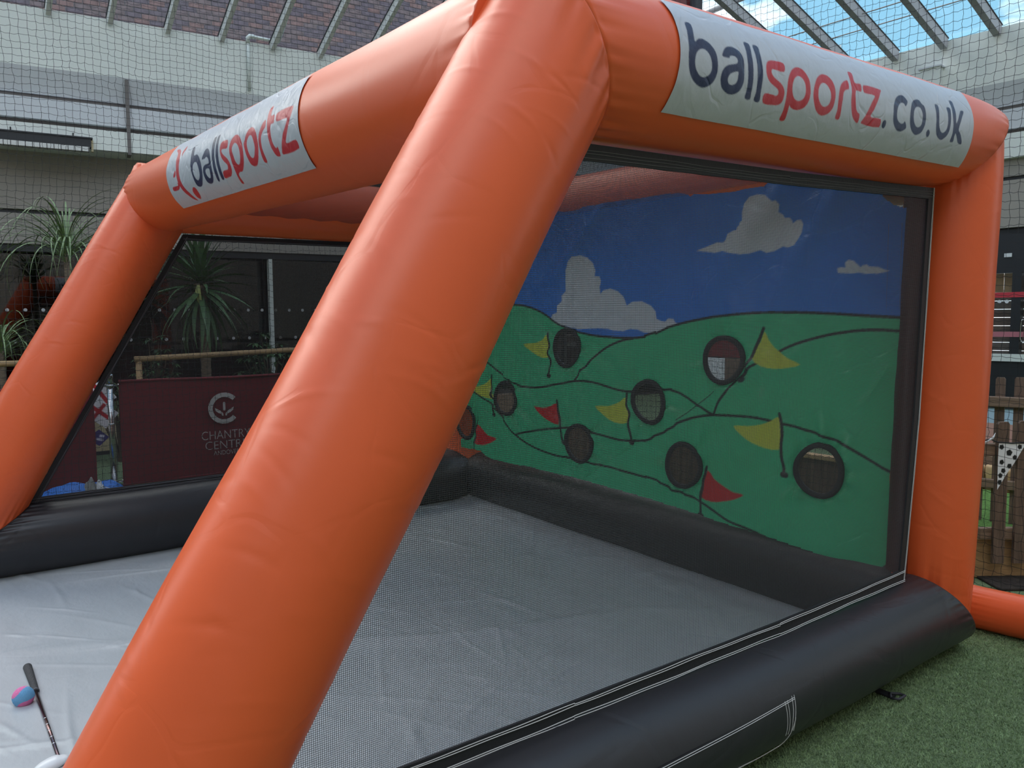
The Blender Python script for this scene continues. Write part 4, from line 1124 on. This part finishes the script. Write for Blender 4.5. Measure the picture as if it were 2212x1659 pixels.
scr2 = canvas('barrier_screen', -0.88, 1.02, -3.93, -3.97, 0.02, 0.885, 'plain maroon canvas screen left of the steel post, behind the front leg')
scr3 = canvas('barrier_screen', 3.27, 5.25, -3.99, -4.10, 0.02, 0.905, 'plain maroon canvas screen seen through the target holes')

def text_part(name, body, y, z, width, height, x, parent, bold=0.0):
    cu = bpy.data.curves.new(name, 'FONT'); cu.body = body; cu.align_x = 'CENTER'; cu.size = 1.0; cu.offset = bold; cu.extrude = 0.0
    ob = bpy.data.objects.new('tmp', cu); COL.objects.link(ob)
    dg = bpy.context.evaluated_depsgraph_get(); dg.update()
    me = bpy.data.meshes.new_from_object(ob.evaluated_get(dg))
    bpy.data.objects.remove(ob); bpy.data.curves.remove(cu)
    co = np.array([v.co[:] for v in me.vertices]); mn, mx = co.min(0), co.max(0)
    V = [(x, y + ((c[0] - mn[0]) / (mx[0] - mn[0]) - 0.5) * width, z + ((c[1] - mn[1]) / (mx[1] - mn[1]) - 0.5) * height) for c in co]
    F = [tuple(p_.vertices) for p_ in me.polygons]
    return mesh_obj(name, V, F, M_print, parent)
XT = -3.962
text_part('lettering', 'CHANTRY', 2.085, 0.377, 0.435, 0.076, XT, scr1, -0.012)
text_part('lettering', 'CENTRE', 2.085, 0.285, 0.375, 0.074, XT, scr1, -0.012)
text_part('lettering', 'ANDOVER', 2.085, 0.212, 0.235, 0.040, XT, scr1, -0.006)
V, F = [], []
cy_, cz_ = 2.075, 0.617
for k in range(49):
    a_ = rad(42 + (318 - 42) * k / 48)
    for r in (0.102, 0.142): V.append((XT, cy_ + r * math.cos(a_), cz_ + r * math.sin(a_)))
for k in range(48): F.append((2 * k, 2 * k + 1, 2 * k + 3, 2 * k + 2))
mesh_obj('ring_emblem', V, F, M_print, scr1)
def flatpoly(name, pts, parent, m=M_print, x=XT):
    return mesh_obj(name, [(x, y, z) for y, z in pts], [tuple(range(len(pts)))], m, parent)
flatpoly('emblem_stalk', [(cy_ + 0.011 * math.cos(a_) , cz_ + (0.045 if k < 9 else -0.012) * 1.0 + 0.011 * math.sin(a_)) for k, a_ in enumerate([i * math.pi / 8 for i in range(9)] + [math.pi + i * math.pi / 8 for i in range(9)])], scr1)
for sg in (-1, 1):
    flatpoly('emblem_leaf', [(cy_ + sg * 0.008, cz_ - 0.068), (cy_ + sg * 0.012, cz_ - 0.045), (cy_ + sg * 0.035, cz_ - 0.022), (cy_ + sg * 0.085, cz_ + 0.008), (cy_ + sg * 0.080, cz_ - 0.018), (cy_ + sg * 0.055, cz_ - 0.040), (cy_ + sg * 0.030, cz_ - 0.050), (cy_ + sg * 0.020, cz_ - 0.068)], scr1)

# ---- bunting
def printed(name, pts2, plane, layers, label, cat, group=None, n=60, base=(0.86, 0.87, 0.90), thick=0):
    """triangular or four-cornered flag painted in its own u,v space; plane(u,v)->xyz; pts2 = outline"""
    P = np.array(pts2); u0, v0 = P.min(0); u1, v1 = P.max(0)
    UU, VV_ = np.meshgrid(np.linspace(u0, u1, n), np.linspace(v0, v1, n), indexing='ij')
    U, W = UU.ravel(), VV_.ravel()
    C = np.tile(np.array(base), (U.size, 1)); cell = (u1 - u0) / n
    for col, poly in layers: blend_poly(C, U, W, cell, col, poly)
    keep = in_poly(U, W, P)
    # outline vertices fan keeps a clean edge: pull outside points onto the outline
    def closest(pt):
        best = None
        for i in range(len(P)):
            a_, b_ = P[i], P[(i + 1) % len(P)]; d_ = b_ - a_
            t = np.clip(((pt - a_) @ d_) / (d_ @ d_), 0, 1); q = a_ + t * d_; dd = np.hypot(*(pt - q))
            if best is None or dd < best[0]: best = (dd, q)
        return best
    Qd = grid(n, n); kq = keep[Qd].sum(axis=1) >= 1; Qd = Qd[kq]
    for i in np.unique(Qd):
        if not keep[i]:
            q = closest(np.array((U[i], W[i])))[1]; U[i], W[i] = q
    V = np.array([plane(a_, b_) for a_, b_ in zip(U, W)])
    used = np.unique(Qd); remap = np.full(len(U), -1); remap[used] = np.arange(len(used))
    o = big_mesh(name, V[used], remap[Qd], M_flag, None, color=C[used])
    return tag(o, label, cat, group)
REDX = srgb(190, 25, 40)
# tilted white flags with a red cross behind the steel post
def plane_at(o, u, v, wav=0.006):
    o, u, v = Vector(o), Vector(u), Vector(v)
    nrm = u.cross(v).normalized()
    def f(a_, b_):
        p_ = o + u * a_ + v * b_ + nrm * (wav * math.sin(a_ * 38 + b_ * 20))
        return (p_.x, p_.y, p_.z)
    return f
c_, s_ = math.cos(rad(-40)), math.sin(rad(-40))
printed('bunting_flag', [(0, 0), (0.26, 0), (0.26, -0.17), (0, -0.17)], plane_at((-4.36, 1.075, 0.765), (0, c_, s_), (0, -s_, c_)), [(REDX, [(0, -0.10), (0.26, -0.10), (0.26, -0.065), (0, -0.065)]), (REDX, [(0.105, -0.17), (0.14, -0.17), (0.14, 0), (0.105, 0)])], 'white flag with red cross hanging askew left of the steel post', 'flag', n=40)
printed('bunting_flag', [(0, 0), (0.20, 0), (0.20, -0.17), (0, -0.17)], plane_at((-4.40, 1.16, 0.90), (0, 0.55, -0.83), (0, 0.83, 0.55)), [(REDX, [(0, -0.10), (0.20, -0.10), (0.20, -0.065), (0, -0.065)])], 'smaller white flag with red stripe just right of the steel post', 'flag', n=40)
printed('bunting_flag', [(0, 0.07), (0.075, 0), (0, -0.07), (-0.10, 0)], plane_at((-3.985, 1.05, 0.44), (0, 1, 0), (0, 0, 1), 0.001), [(srgb(210, 205, 220), [(-0.02, -0.02), (0.03, -0.03), (0.03, -0.012), (-0.02, 0.0)]), (srgb(210, 205, 220), [(0.0, 0.006), (0.035, 0.0), (0.04, 0.018), (0.005, 0.026)])], 'navy flag corner with pale letters by the screen edge', 'flag', n=30, base=srgb(52, 42, 110)[:3])
# football print pennant on the picket fence
balls = []
rb = random.Random(4)
for (cx, cz) in [(0.055, -0.05), (0.11, -0.02), (0.02, -0.10), (0.06, -0.12), (0.015, -0.17), (0.015, -0.02), (0.085, -0.075), (0.03, -0.145), (0.012, -0.205)]:
    r0 = 0.015 if (cx, cz) != (0.055, -0.05) else 0.019
    a0 = rb.uniform(0, 6)
    balls.append((srgb(22, 22, 24), [(cx + r0 * math.cos(a0 + 2 * math.pi * k / 5) * 0.9, cz + r0 * math.sin(a0 + 2 * math.pi * k / 5)) for k in range(5)]))
FD = Vector((0.6028, 0.7978, 0))          # line of the near picket fence
FN = Vector((0.7978, -0.6028, 0))         # towards the camera
FO = Vector((1.522, 4.307, 0))            # fence end beside the game
fo = FO + FD * 0.062 + FN * 0.030 + Vector((0, 0, 0.742))
printed('football_pennant', [(0, 0), (0.142, -0.005), (0.0, -0.245)], plane_at(fo, FD, (0, 0, 1), 0.002), balls, 'white pennant printed with footballs tied to the picket fence', 'flag', n=70)
tag(tube('black_cord', [fo + FD * -0.10 + Vector((0, 0, 0.010)), fo + FD * -0.045 + Vector((0, 0, 0.022)), fo + FD * -0.01 + Vector((0, 0, 0.006)), fo + FD * 0.07 + FN * 0.004, fo + FD * 0.145 + Vector((0, 0, 0.004)), fo + FD * 0.25 + Vector((0, 0, 0.03))], 0.0035, M_net), 'black cord holding the football pennant along the fence rail', 'cord')
tag(tube('white_tie', [fo + FD * -0.11 + Vector((0, 0, 0.004)), fo + FD * -0.07 + Vector((0, 0, 0.006)), fo + FD * -0.03 + Vector((0, 0, 0.03)), fo + FD * -0.02 + Vector((0, 0, 0.055))], [0.004, 0.006, 0.005, 0.001], M_whitecloth), 'scrap of white tie knotted on the pennant cord', 'tie')

# ---- fences behind the far corner
def picket(name, fr, s, w, z0, z1, d0, d1, m, parent):
    P = fr.p
    h = 0.012
    v = [P(s, d0, z0), P(s + w, d0, z0), P(s + w, d1, z0), P(s, d1, z0), P(s, d0, z1 - h), P(s + w, d0, z1 - h), P(s + w, d1, z1 - h), P(s, d1, z1 - h), P(s + 0.008, d0, z1), P(s + w - 0.008, d0, z1), P(s + w - 0.008, d1, z1), P(s + 0.008, d1, z1)]
    f = [(0, 1, 2, 3), (0, 4, 5, 1), (1, 5, 6, 2), (2, 6, 7, 3), (3, 7, 4, 0), (4, 8, 9, 5), (5, 9, 10, 6), (6, 10, 11, 7), (7, 11, 8, 4), (8, 11, 10, 9)]
    return mesh_obj(name, v, f, m, parent)
F1 = Frame(FO, FD, FN)
fence1 = thing('picket_fence', 'short dark picket fence beside the far corner with football pennant', 'fence')
for k in range(9):
    picket('picket', F1, 0.062 + 0.110 * k, 0.060, 0.10, 0.855 + 0.004 * (k % 3 - 1), 0.0, 0.020, M_timber, fence1)
fbox('fence_rail', F1, 0.0, 1.1, -0.03, 0.0, 0.668, 0.735, M_timberH, fence1, 0.004)
fbox('fence_rail', F1, 0.0, 1.1, -0.03, 0.0, 0.225, 0.285, M_timberH, fence1, 0.004)
fbox('fence_post', F1, 0.95, 1.02, -0.10, -0.03, 0.0, 0.85, M_timber, fence1, 0.004)
b1 = thing('sleeper_edging', 'tan timber board lying on edge under the picket fence', 'board')
fbox('board', F1, -0.05, 1.3, -0.11, -0.05, 0.0, 0.215, M_tan, b1, 0.005)
tag(fbox('bark_bed', F1, 0.02, 1.3, -0.045, 0.16, 0.0, 0.014, M_soil, None, 0.004), 'strip of dark bark at the foot of the tan board', 'soil')

# bright grass plot, log edging and painted panel behind the fence
F2 = Frame((1.05, 5.50, 0), (1, 0, 0), (0, -1, 0))
tag(fbox('grass_plot', F2, -0.9, 1.8, -1.15, 0.80, 0.0, 0.018, M_grass), 'raised plot of bright green grass behind the picket fence', 'grass')['kind'] = 'stuff'
logs = thing('log_edging', 'row of short pale upright logs behind the bright grass', 'edging')
lme = None
for k in range(30):
    s = -1.1 + k * 0.098
    P = F2.p(s, -1.22, 0)
    if lme is None:
        o = tube('log', [(0, 0, 0), (0, 0, 0.185), (0, 0, 0.2)], [0.047, 0.047, 0.040], M_pale, logs, n=12); lme = o.data
    else:
        o = bpy.data.objects.new('log', lme); COL.objects.link(o); o.parent = logs
    o.location = (P.x, P.y, 0); o.rotation_euler.z = k * 1.3; o.scale.z = 1 + 0.05 * math.sin(k * 2.1)
b2 = thing('timber_sleeper', 'dark timber sleeper lying behind the row of logs', 'board')
fbox('sleeper', F2, -1.1, 1.7, -1.42, -1.30, 0.0, 0.27, M_timberH, b2, 0.006)
pn = thing('painted_panel', 'low painted panel with salmon band under pale blue band', 'panel')
fbox('salmon_band', F2, -1.1, 1.8, -1.66, -1.62, 0.27, 0.50, M_salmon, pn)
fbox('blue_band', F2, -1.1, 1.8, -1.66, -1.62, 0.50, 0.63, M_lightblue, pn)
fbox('top_edge', F2, -1.1, 1.8, -1.67, -1.61, 0.63, 0.66, M_dark, pn)
fence2 = thing('picket_fence', 'taller dark picket fence with pale brown rail farther back', 'fence')
F3 = Frame((1.09, 5.617, 0), (0.97, 0.243, 0), (0.243, -0.97, 0))
for k in range(-4, 9):
    picket('picket', F3, -0.027 + 0.107 * k, 0.056, 0.02, 0.995 + 0.004 * (k % 3), -0.02, 0.0, M_timber, fence2)
fbox('fence_rail', F3, -0.6, 1.3, 0.0, 0.035, 0.80, 0.868, M_timberH, fence2, 0.004)
fbox('fence_rail', F3, -0.6, 1.3, 0.0, 0.035, 0.25, 0.31, M_timberH, fence2, 0.004)

# low boarded screen, timber post and a leaning board behind the target, glimpsed through its holes
wall_s = thing('boarded_edging', 'low dark boarded edging with pale cap behind the target', 'edging')
F4 = Frame((0.0, 4.75, 0), (1, 0, 0), (0, -1, 0))
for k in range(34):
    picket('board', F4, -2.3 + 0.095 * k, 0.088, 0.0, 0.44, 0, 0.02, M_timber, wall_s)
fbox('cap', F4, -2.32, 0.95, -0.03, 0.04, 0.44, 0.47, M_pale, wall_s, 0.004)
tp = thing('timber_post', 'tan square timber post behind the boarded edging', 'post', (-1.12, 5.0, 0))
v, f = box_vf(lambda s, d, z: Vector((s, d, z)), -0.035, 0.035, -0.035, 0.035, 0.0, 1.12); mesh_obj('post', v, f, M_tan, tp)
v, f = box_vf(lambda s, d, z: Vector((s, d, z)), -0.05, 0.05, -0.05, 0.05, 1.12, 1.145); mesh_obj('post_cap', v, f, M_timberH, tp)
lb = thing('notice_board', 'maroon board above a white panel seen through the upper right hole', 'board', (-2.15, 6.9, 0))
Bx = lambda s, d, z: Vector((s, d, z))
for nm, x0, x1, z0, z1, mm in (('maroon_panel', -0.45, 0.5, 0.98, 1.5, M_red), ('white_panel', -0.45, 0.02, 0.4, 0.97, M_whitecloth), ('timber_panel', 0.03, 0.5, 0.4, 0.97, M_timber), ('leg', -0.44, -0.38, 0, 0.4, M_timber), ('leg', 0.43, 0.49, 0, 0.4, M_timber)):
    v, f = box_vf(Bx, x0, x1, -0.02, 0.02, z0, z1); mesh_obj(nm, v, f, mm, lb)

# ---- planting on the left: bed, bamboo rail, plants
bed = thing('raised_planter', 'low timber planter bed under the yucca and shrubs', 'planter')
PF = Frame((-5.25, 0, 0), (0.0, 1.0, 0), (1.0, 0.0, 0))
fbox('front_board', PF, 1.9, 7.5, -0.55, -0.47, 0, 0.34, M_timberH, bed, 0.006)
fbox('end_board', PF, 1.82, 1.90, -2.2, -0.47, 0, 0.34, M_timberH, bed, 0.006)
fbox('soil', PF, 1.90, 7.5, -2.2, -0.55, 0, 0.28, M_soil, bed)
bed2 = thing('raised_planter', 'low timber planter bed under the drooping grassy plants', 'planter')
fbox('front_board', PF, -3.0, 1.05, -0.13, -0.05, 0, 0.34, M_timberH, bed2, 0.006)
fbox('end_board', PF, 1.05, 1.13, -2.2, -0.05, 0, 0.34, M_timberH, bed2, 0.006)
fbox('soil', PF, -3.0, 1.05, -2.2, -0.13, 0, 0.28, M_soil, bed2)
bench = thing('cream_bench', 'cream painted box bench seen between the canvas screens', 'bench', (-6.05, 1.46, 0))
v, f = box_vf(lambda s, d, z: Vector((d, s, z)), -0.42, 0.42, -0.3, 0.12, 0.0, 0.40); mesh_obj('body', v, f, M_cream, bench)
v, f = box_vf(lambda s, d, z: Vector((d, s, z)), -0.44, 0.44, -0.32, 0.15, 0.40, 0.44); mesh_obj('seat', v, f, M_cream, bench)
v, f = box_vf(lambda s, d, z: Vector((d, s, z)), -0.43, 0.43, -0.31, 0.13, 0.0, 0.04); mesh_obj('plinth', v, f, M_dark, bench)

rail = thing('bamboo_rail', 'pale bamboo rail on posts running in front of the plants', 'rail')
tube('rail', [(-5.22, 0.20, 1.03), (-5.25, 0.9, 1.03)], 0.028, M_rail, rail, n=14)
rp_ = [(-5.35, 1.62, 1.028), (-5.40, 2.3, 1.045), (-5.46, 3.0, 1.062), (-5.52, 3.7, 1.085), (-5.56, 5.8, 1.13)]
tube('rail', rp_, 0.030, M_rail, rail, n=14)
tube('rail', [(-5.16, -2.2, 1.03), (-5.22, 0.20, 1.03)], 0.028, M_rail, rail, n=14)
for y, x in ((-1.0, -5.2), (0.86, -5.25), (1.66, -5.36), (3.5, -5.52), (5.7, -5.56)):
    tube('rail_post', [(x, y, 0.0), (x, y, 1.02)], 0.03, M_rail, rail, n=12)

def blade_vf(length, width, droop, fold=0.12, n=9, tipf=0.0):
    """long tapering leaf along +x, bending down"""
    V, F = [], []
    x = z = 0.0; ang = 0.0
    for i in range(n + 1):
        t = i / n
        w = width * (math.sin(math.pi * min(1, 0.12 + t * 0.88)) ** 0.7) * (1 - t ** 3) + 0.0008
        V += [(x, -w / 2, z + fold * w), (x, 0, z), (x, w / 2, z + fold * w)]
        ang = -droop * (t ** 1.4)
        x += math.cos(ang) * length / n; z += math.sin(ang) * length / n
    for i in range(n):
        for q in range(2):
            a_ = i * 3 + q; F.append((a_, a_ + 1, a_ + 4, a_ + 3))
    return V, F

# yucca: trunk and a crown of sword leaves, each leaf its own part
def yucca(loc, h, label, nleaf, length, width, rnd, lean=0.0):
    t = thing('yucca', label, 'plant', loc)
    r_ = random.Random(rnd)
    tp, tr = [], []
    for k in range(26):
        z = h * k / 25
        tp.append((0.02 * math.sin(z * 2.0), 0.025 * math.sin(z * 1.4 + 1), z)); tr.append(0.052 + 0.006 * (k % 2) + (0.015 if k > 21 else 0) + (0.02 if k < 2 else 0))
    tube('trunk', tp, tr, M_trunk, t, n=14)
    proto = []
    for j in range(5):
        V, F = blade_vf(length * (0.85 + 0.08 * j), width, 0.25 + 0.22 * j)
        me = bpy.data.meshes.new('leaf'); me.from_pydata(V, [], F); me.materials.append(M_leaf)
        for p_ in me.polygons: p_.use_smooth = True
        proto.append(me)
    top = Vector(tp[-1])
    for i in range(nleaf):
        k = i / nleaf
        el = rad(84 - 150 * k ** 0.95) + r_.uniform(-0.12, 0.12)
        az = i * 2.39996 + r_.uniform(-0.2, 0.2)
        me = proto[min(4, int(k * 4) + (1 if r_.random() < 0.3 else 0))]
        o = bpy.data.objects.new('leaf', me); COL.objects.link(o); o.parent = t
        o.location = top + Vector((0, 0, 0.14 - 0.32 * k))
        o.rotation_euler = (r_.uniform(-0.4, 0.4), -el, az)
    yme = proto[2].copy(); yme.materials[0] = M_leafyellow
    o = bpy.data.objects.new('leaf', yme); COL.objects.link(o); o.parent = t
    o.location = top + Vector((0.10, -0.05, -0.02)); o.rotation_euler = (0.3, rad(62), -0.4); o.scale = (0.42, 1.1, 1); o['label'] = 'yellowing leaf'
    return t
yucca((-6.1, 2.50, 0.28), 1.56, 'tall yucca with a round crown of stiff sword leaves behind mesh', 92, 0.70, 0.060, 3)

# grassy plants whose long thin leaves arch and hang
def grassy(loc, h, label, n, length, rnd, width=0.015):
    t = thing('grassy_plant', label, 'plant', loc)
    r_ = random.Random(rnd)
    tube('stem', [(0, 0, 0), (0.02, 0.01, h * 0.5), (0, 0, h)], [0.035, 0.028, 0.03], M_trunk, t, n=10)
    proto = []
    for j in range(6):
        V, F = blade_vf(length * (0.6 + 0.12 * j), width, 2.2 + 0.14 * j, n=14)
        me = bpy.data.meshes.new('leaf'); me.from_pydata(V, [], F); me.materials.append(M_leafthin)
        for p_ in me.polygons: p_.use_smooth = True
        proto.append(me)
    for i in range(n):
        o = bpy.data.objects.new('leaf', r_.choice(proto)); COL.objects.link(o); o.parent = t
        o.location = (0, 0, h + r_.uniform(-0.12, 0.03))
        o.rotation_euler = (r_.uniform(-0.3, 0.3), -rad(r_.uniform(25, 85)), r_.uniform(0, 6.28))
    return t
grassy((-5.62, 1.10, 0.0), 2.08, 'tall plant with long arching grassy leaves beside the left leg', 110, 1.2, 5)
grassy((-5.55, 0.50, 0.28), 0.86, 'lower grassy plant with curling thin leaves at the left edge', 85, 0.75, 6)

# shrubs with umbrella whorls of oval leaflets
def shrub(loc, h, w, label, nw, rnd, ls=0.12):
    t = thing('leafy_shrub', label, 'plant', loc)
    r_ = random.Random(rnd)
    parts, stems = [], []
    for i in range(nw):
        a_ = r_.uniform(0, 6.28); rr = w * math.sqrt(r_.random()); z = h * (0.35 + 0.65 * r_.random() * (1 - 0.45 * (rr / w) ** 2))
        c = Vector((rr * math.cos(a_), rr * math.sin(a_), z))
        stems.append(tube_vf([(c.x * 0.15, c.y * 0.15, 0), (c.x * 0.6, c.y * 0.6, z * 0.6), c], [0.010, 0.007, 0.004], 5))
        n = 8
        for k in range(n):
            az = 2 * math.pi * k / n + r_.uniform(-0.2, 0.2); el = rad(r_.uniform(-35, 15)); L = ls * r_.uniform(0.8, 1.15)
            V, F = blade_vf(L, L * 0.38, 0.5, n=4)
            M_ = Matrix.Rotation(az, 3, 'Z') @ Matrix.Rotation(-el, 3, 'Y')
            parts.append(([c + M_ @ Vector(v_) for v_ in V], F))
    V, F = join_vf(parts); o = mesh_obj('foliage', V, F, M_leafdark, t, smooth=True); o['kind'] = 'stuff'
    V, F = join_vf(stems); mesh_obj('stems', V, F, M_stem, t)
    return t
shrub((-6.15, 3.28, 0.28), 1.02, 0.34, 'rounded umbrella leaved shrub right of the yucca trunk', 46, 11)
shrub((-6.3, 3.98, 0.28), 1.12, 0.34, 'umbrella leaved shrub partly behind the near orange leg', 46, 12)
shrub((-6.0, 1.95, 0.28), 1.0, 0.26, 'small leaved shrub left of the yucca trunk', 40, 13, 0.09)
shrub((-5.36, 1.46, 0.0), 0.92, 0.24, 'low dark shrub above the steel post, by the rail end', 40, 14, 0.09)
shrub((-6.4, 5.0, 0.28), 1.0, 0.4, 'leafy shrub farther along the bed behind the target', 46, 15)
shrub((-6.4, 6.3, 0.28), 1.1, 0.4, 'last leafy shrub at the far end of the planter bed', 46, 16)

# ---- crumpled blue bag by the screens
bag = thing('crumpled_bag', 'crumpled blue nylon bag with grey patch beside the left tube', 'bag', (-3.62, 0.80, 0.0))
def lump(name, cx, cy, lx, ly, h, mtl, seed, z0=0.0, ang=0.0):
    n1, n2 = 40, 28
    UU, VV_ = np.meshgrid(np.linspace(-1, 1, n1), np.linspace(-1, 1, n2), indexing='ij')
    r2 = UU ** 2 * 1.0 + VV_ ** 2
    H = h * np.clip(1 - 0.9 * r2, 0, 1) ** 0.7 * (0.75 + 0.4 * np.abs(np_noise(UU, VV_, seed, 3, 3.5))) + z0
    X = cx + lx * UU * np.cos(ang) - ly * VV_ * np.sin(ang); Y_ = cy + lx * UU * np.sin(ang) + ly * VV_ * np.cos(ang)
    k = (r2 < 1.15)
    Qd = grid(n1, n2); kk = k.ravel()[Qd].all(axis=1)
    return big_mesh(name, np.stack([X.ravel(), Y_.ravel(), H.ravel()], 1), Qd[kk], mtl, bag)
lump('bag_body', 0, -0.02, 0.16, 0.30, 0.15, M_bag, 3)
lump('bag_body', -0.02, 0.22, 0.13, 0.16, 0.16, M_bag, 4)
lump('grey_patch', 0.05, 0.10, 0.07, 0.07, 0.19, M_baggrey, 5)['label'] = 'grey patch'
lump('white_band', 0.06, 0.17, 0.05, 0.04, 0.17, M_whitecloth, 6)['label'] = 'white band'
tube('cord', [(0.06, 0.20, 0.10), (0.10, 0.28, 0.07), (0.07, 0.36, 0.02)], 0.004, M_whitecloth, bag)

# ---- black safety nets hung around the play area
def net(name, origin, along, s0, s1, z0, z1, cell, r, label, seed, lumpy=0.25):
    origin = Vector(origin); al = Vector(along).normalized(); nr = al.cross(Vector((0, 0, 1)))
    ns, nz = int((s1 - s0) / cell) + 1, int((z1 - z0) / cell) + 1
    Sx, Zx = np.meshgrid(s0 + np.arange(ns) * cell, z0 + np.arange(nz) * cell, indexing='ij')
    g = np.random.default_rng(seed)
    dS = 0.035 * np_noise(Sx, Zx, seed, 3, 3.0) + g.normal(0, cell * 0.06, Sx.shape)
    dZ = 0.045 * np_noise(Sx, Zx, seed + 1, 3, 2.5) + g.normal(0, cell * 0.06, Sx.shape)
    dN = 0.05 * np_noise(Sx, Zx, seed + 2, 2, 1.5)
    P = (np.array(origin)[None, None] + (Sx + dS)[..., None] * np.array(al) + dN[..., None] * np.array(nr)); P[..., 2] += Zx + dZ
    P[..., 2] = np.maximum(P[..., 2], 0.012)
    segs_ = []
    # each cord between knots hangs a little: three points
    A_ = P[:-1, :, :].reshape(-1, 3); B_ = P[1:, :, :].reshape(-1, 3); Mh = (A_ + B_) / 2; Mh[:, 2] -= cell * g.uniform(0.02, 0.16, len(Mh))
    segs_ += [(A_, Mh), (Mh, B_)]
    A_ = P[:, :-1, :].reshape(-1, 3); B_ = P[:, 1:, :].reshape(-1, 3); Mv = (A_ + B_) / 2 + np.outer(g.normal(0, cell * 0.05, len(A_)), np.array(al))
    segs_ += [(A_, Mv), (Mv, B_)]
    A = np.concatenate([a_ for a_, b_ in segs_]); B = np.concatenate([b_ for a_, b_ in segs_])
    D = B - A; D /= np.linalg.norm(D, axis=1)[:, None]
    ref = np.tile(np.array(nr), (len(D), 1)); e1 = np.cross(D, ref); e1 /= np.linalg.norm(e1, axis=1)[:, None]; e2 = ref
    V = []
    for k in range(3):
        a_ = 2 * math.pi * k / 3 + 0.5
        o_ = (e1 * math.cos(a_) + e2 * math.sin(a_)) * r
        V += [A + o_, B + o_]
    V = np.stack(V, axis=1).reshape(-1, 3)
    n = len(A); b = np.arange(n) * 6
    Q = np.concatenate([np.stack([b + i, b + (i + 2) % 6, b + (i + 2) % 6 + 1, b + i + 1], 1) for i in (0, 2, 4)])
    o = big_mesh(name, V, Q, M_net, None, smooth=False)
    return tag(o, label, 'net')
net('safety_net', (-3.3, 0, 0), (0, 1, 0), -1.8, 4.02, 0.02, 5.1, 0.050, 0.0014, 'black safety net hanging in front of the left shopfront and barrier', 21)
net('safety_net', (0, 4.15, 0), (1, 0, 0), -3.3, 2.9, 0.02, 4.6, 0.043, 0.0012, 'black safety net hanging behind the target and rear post', 31)
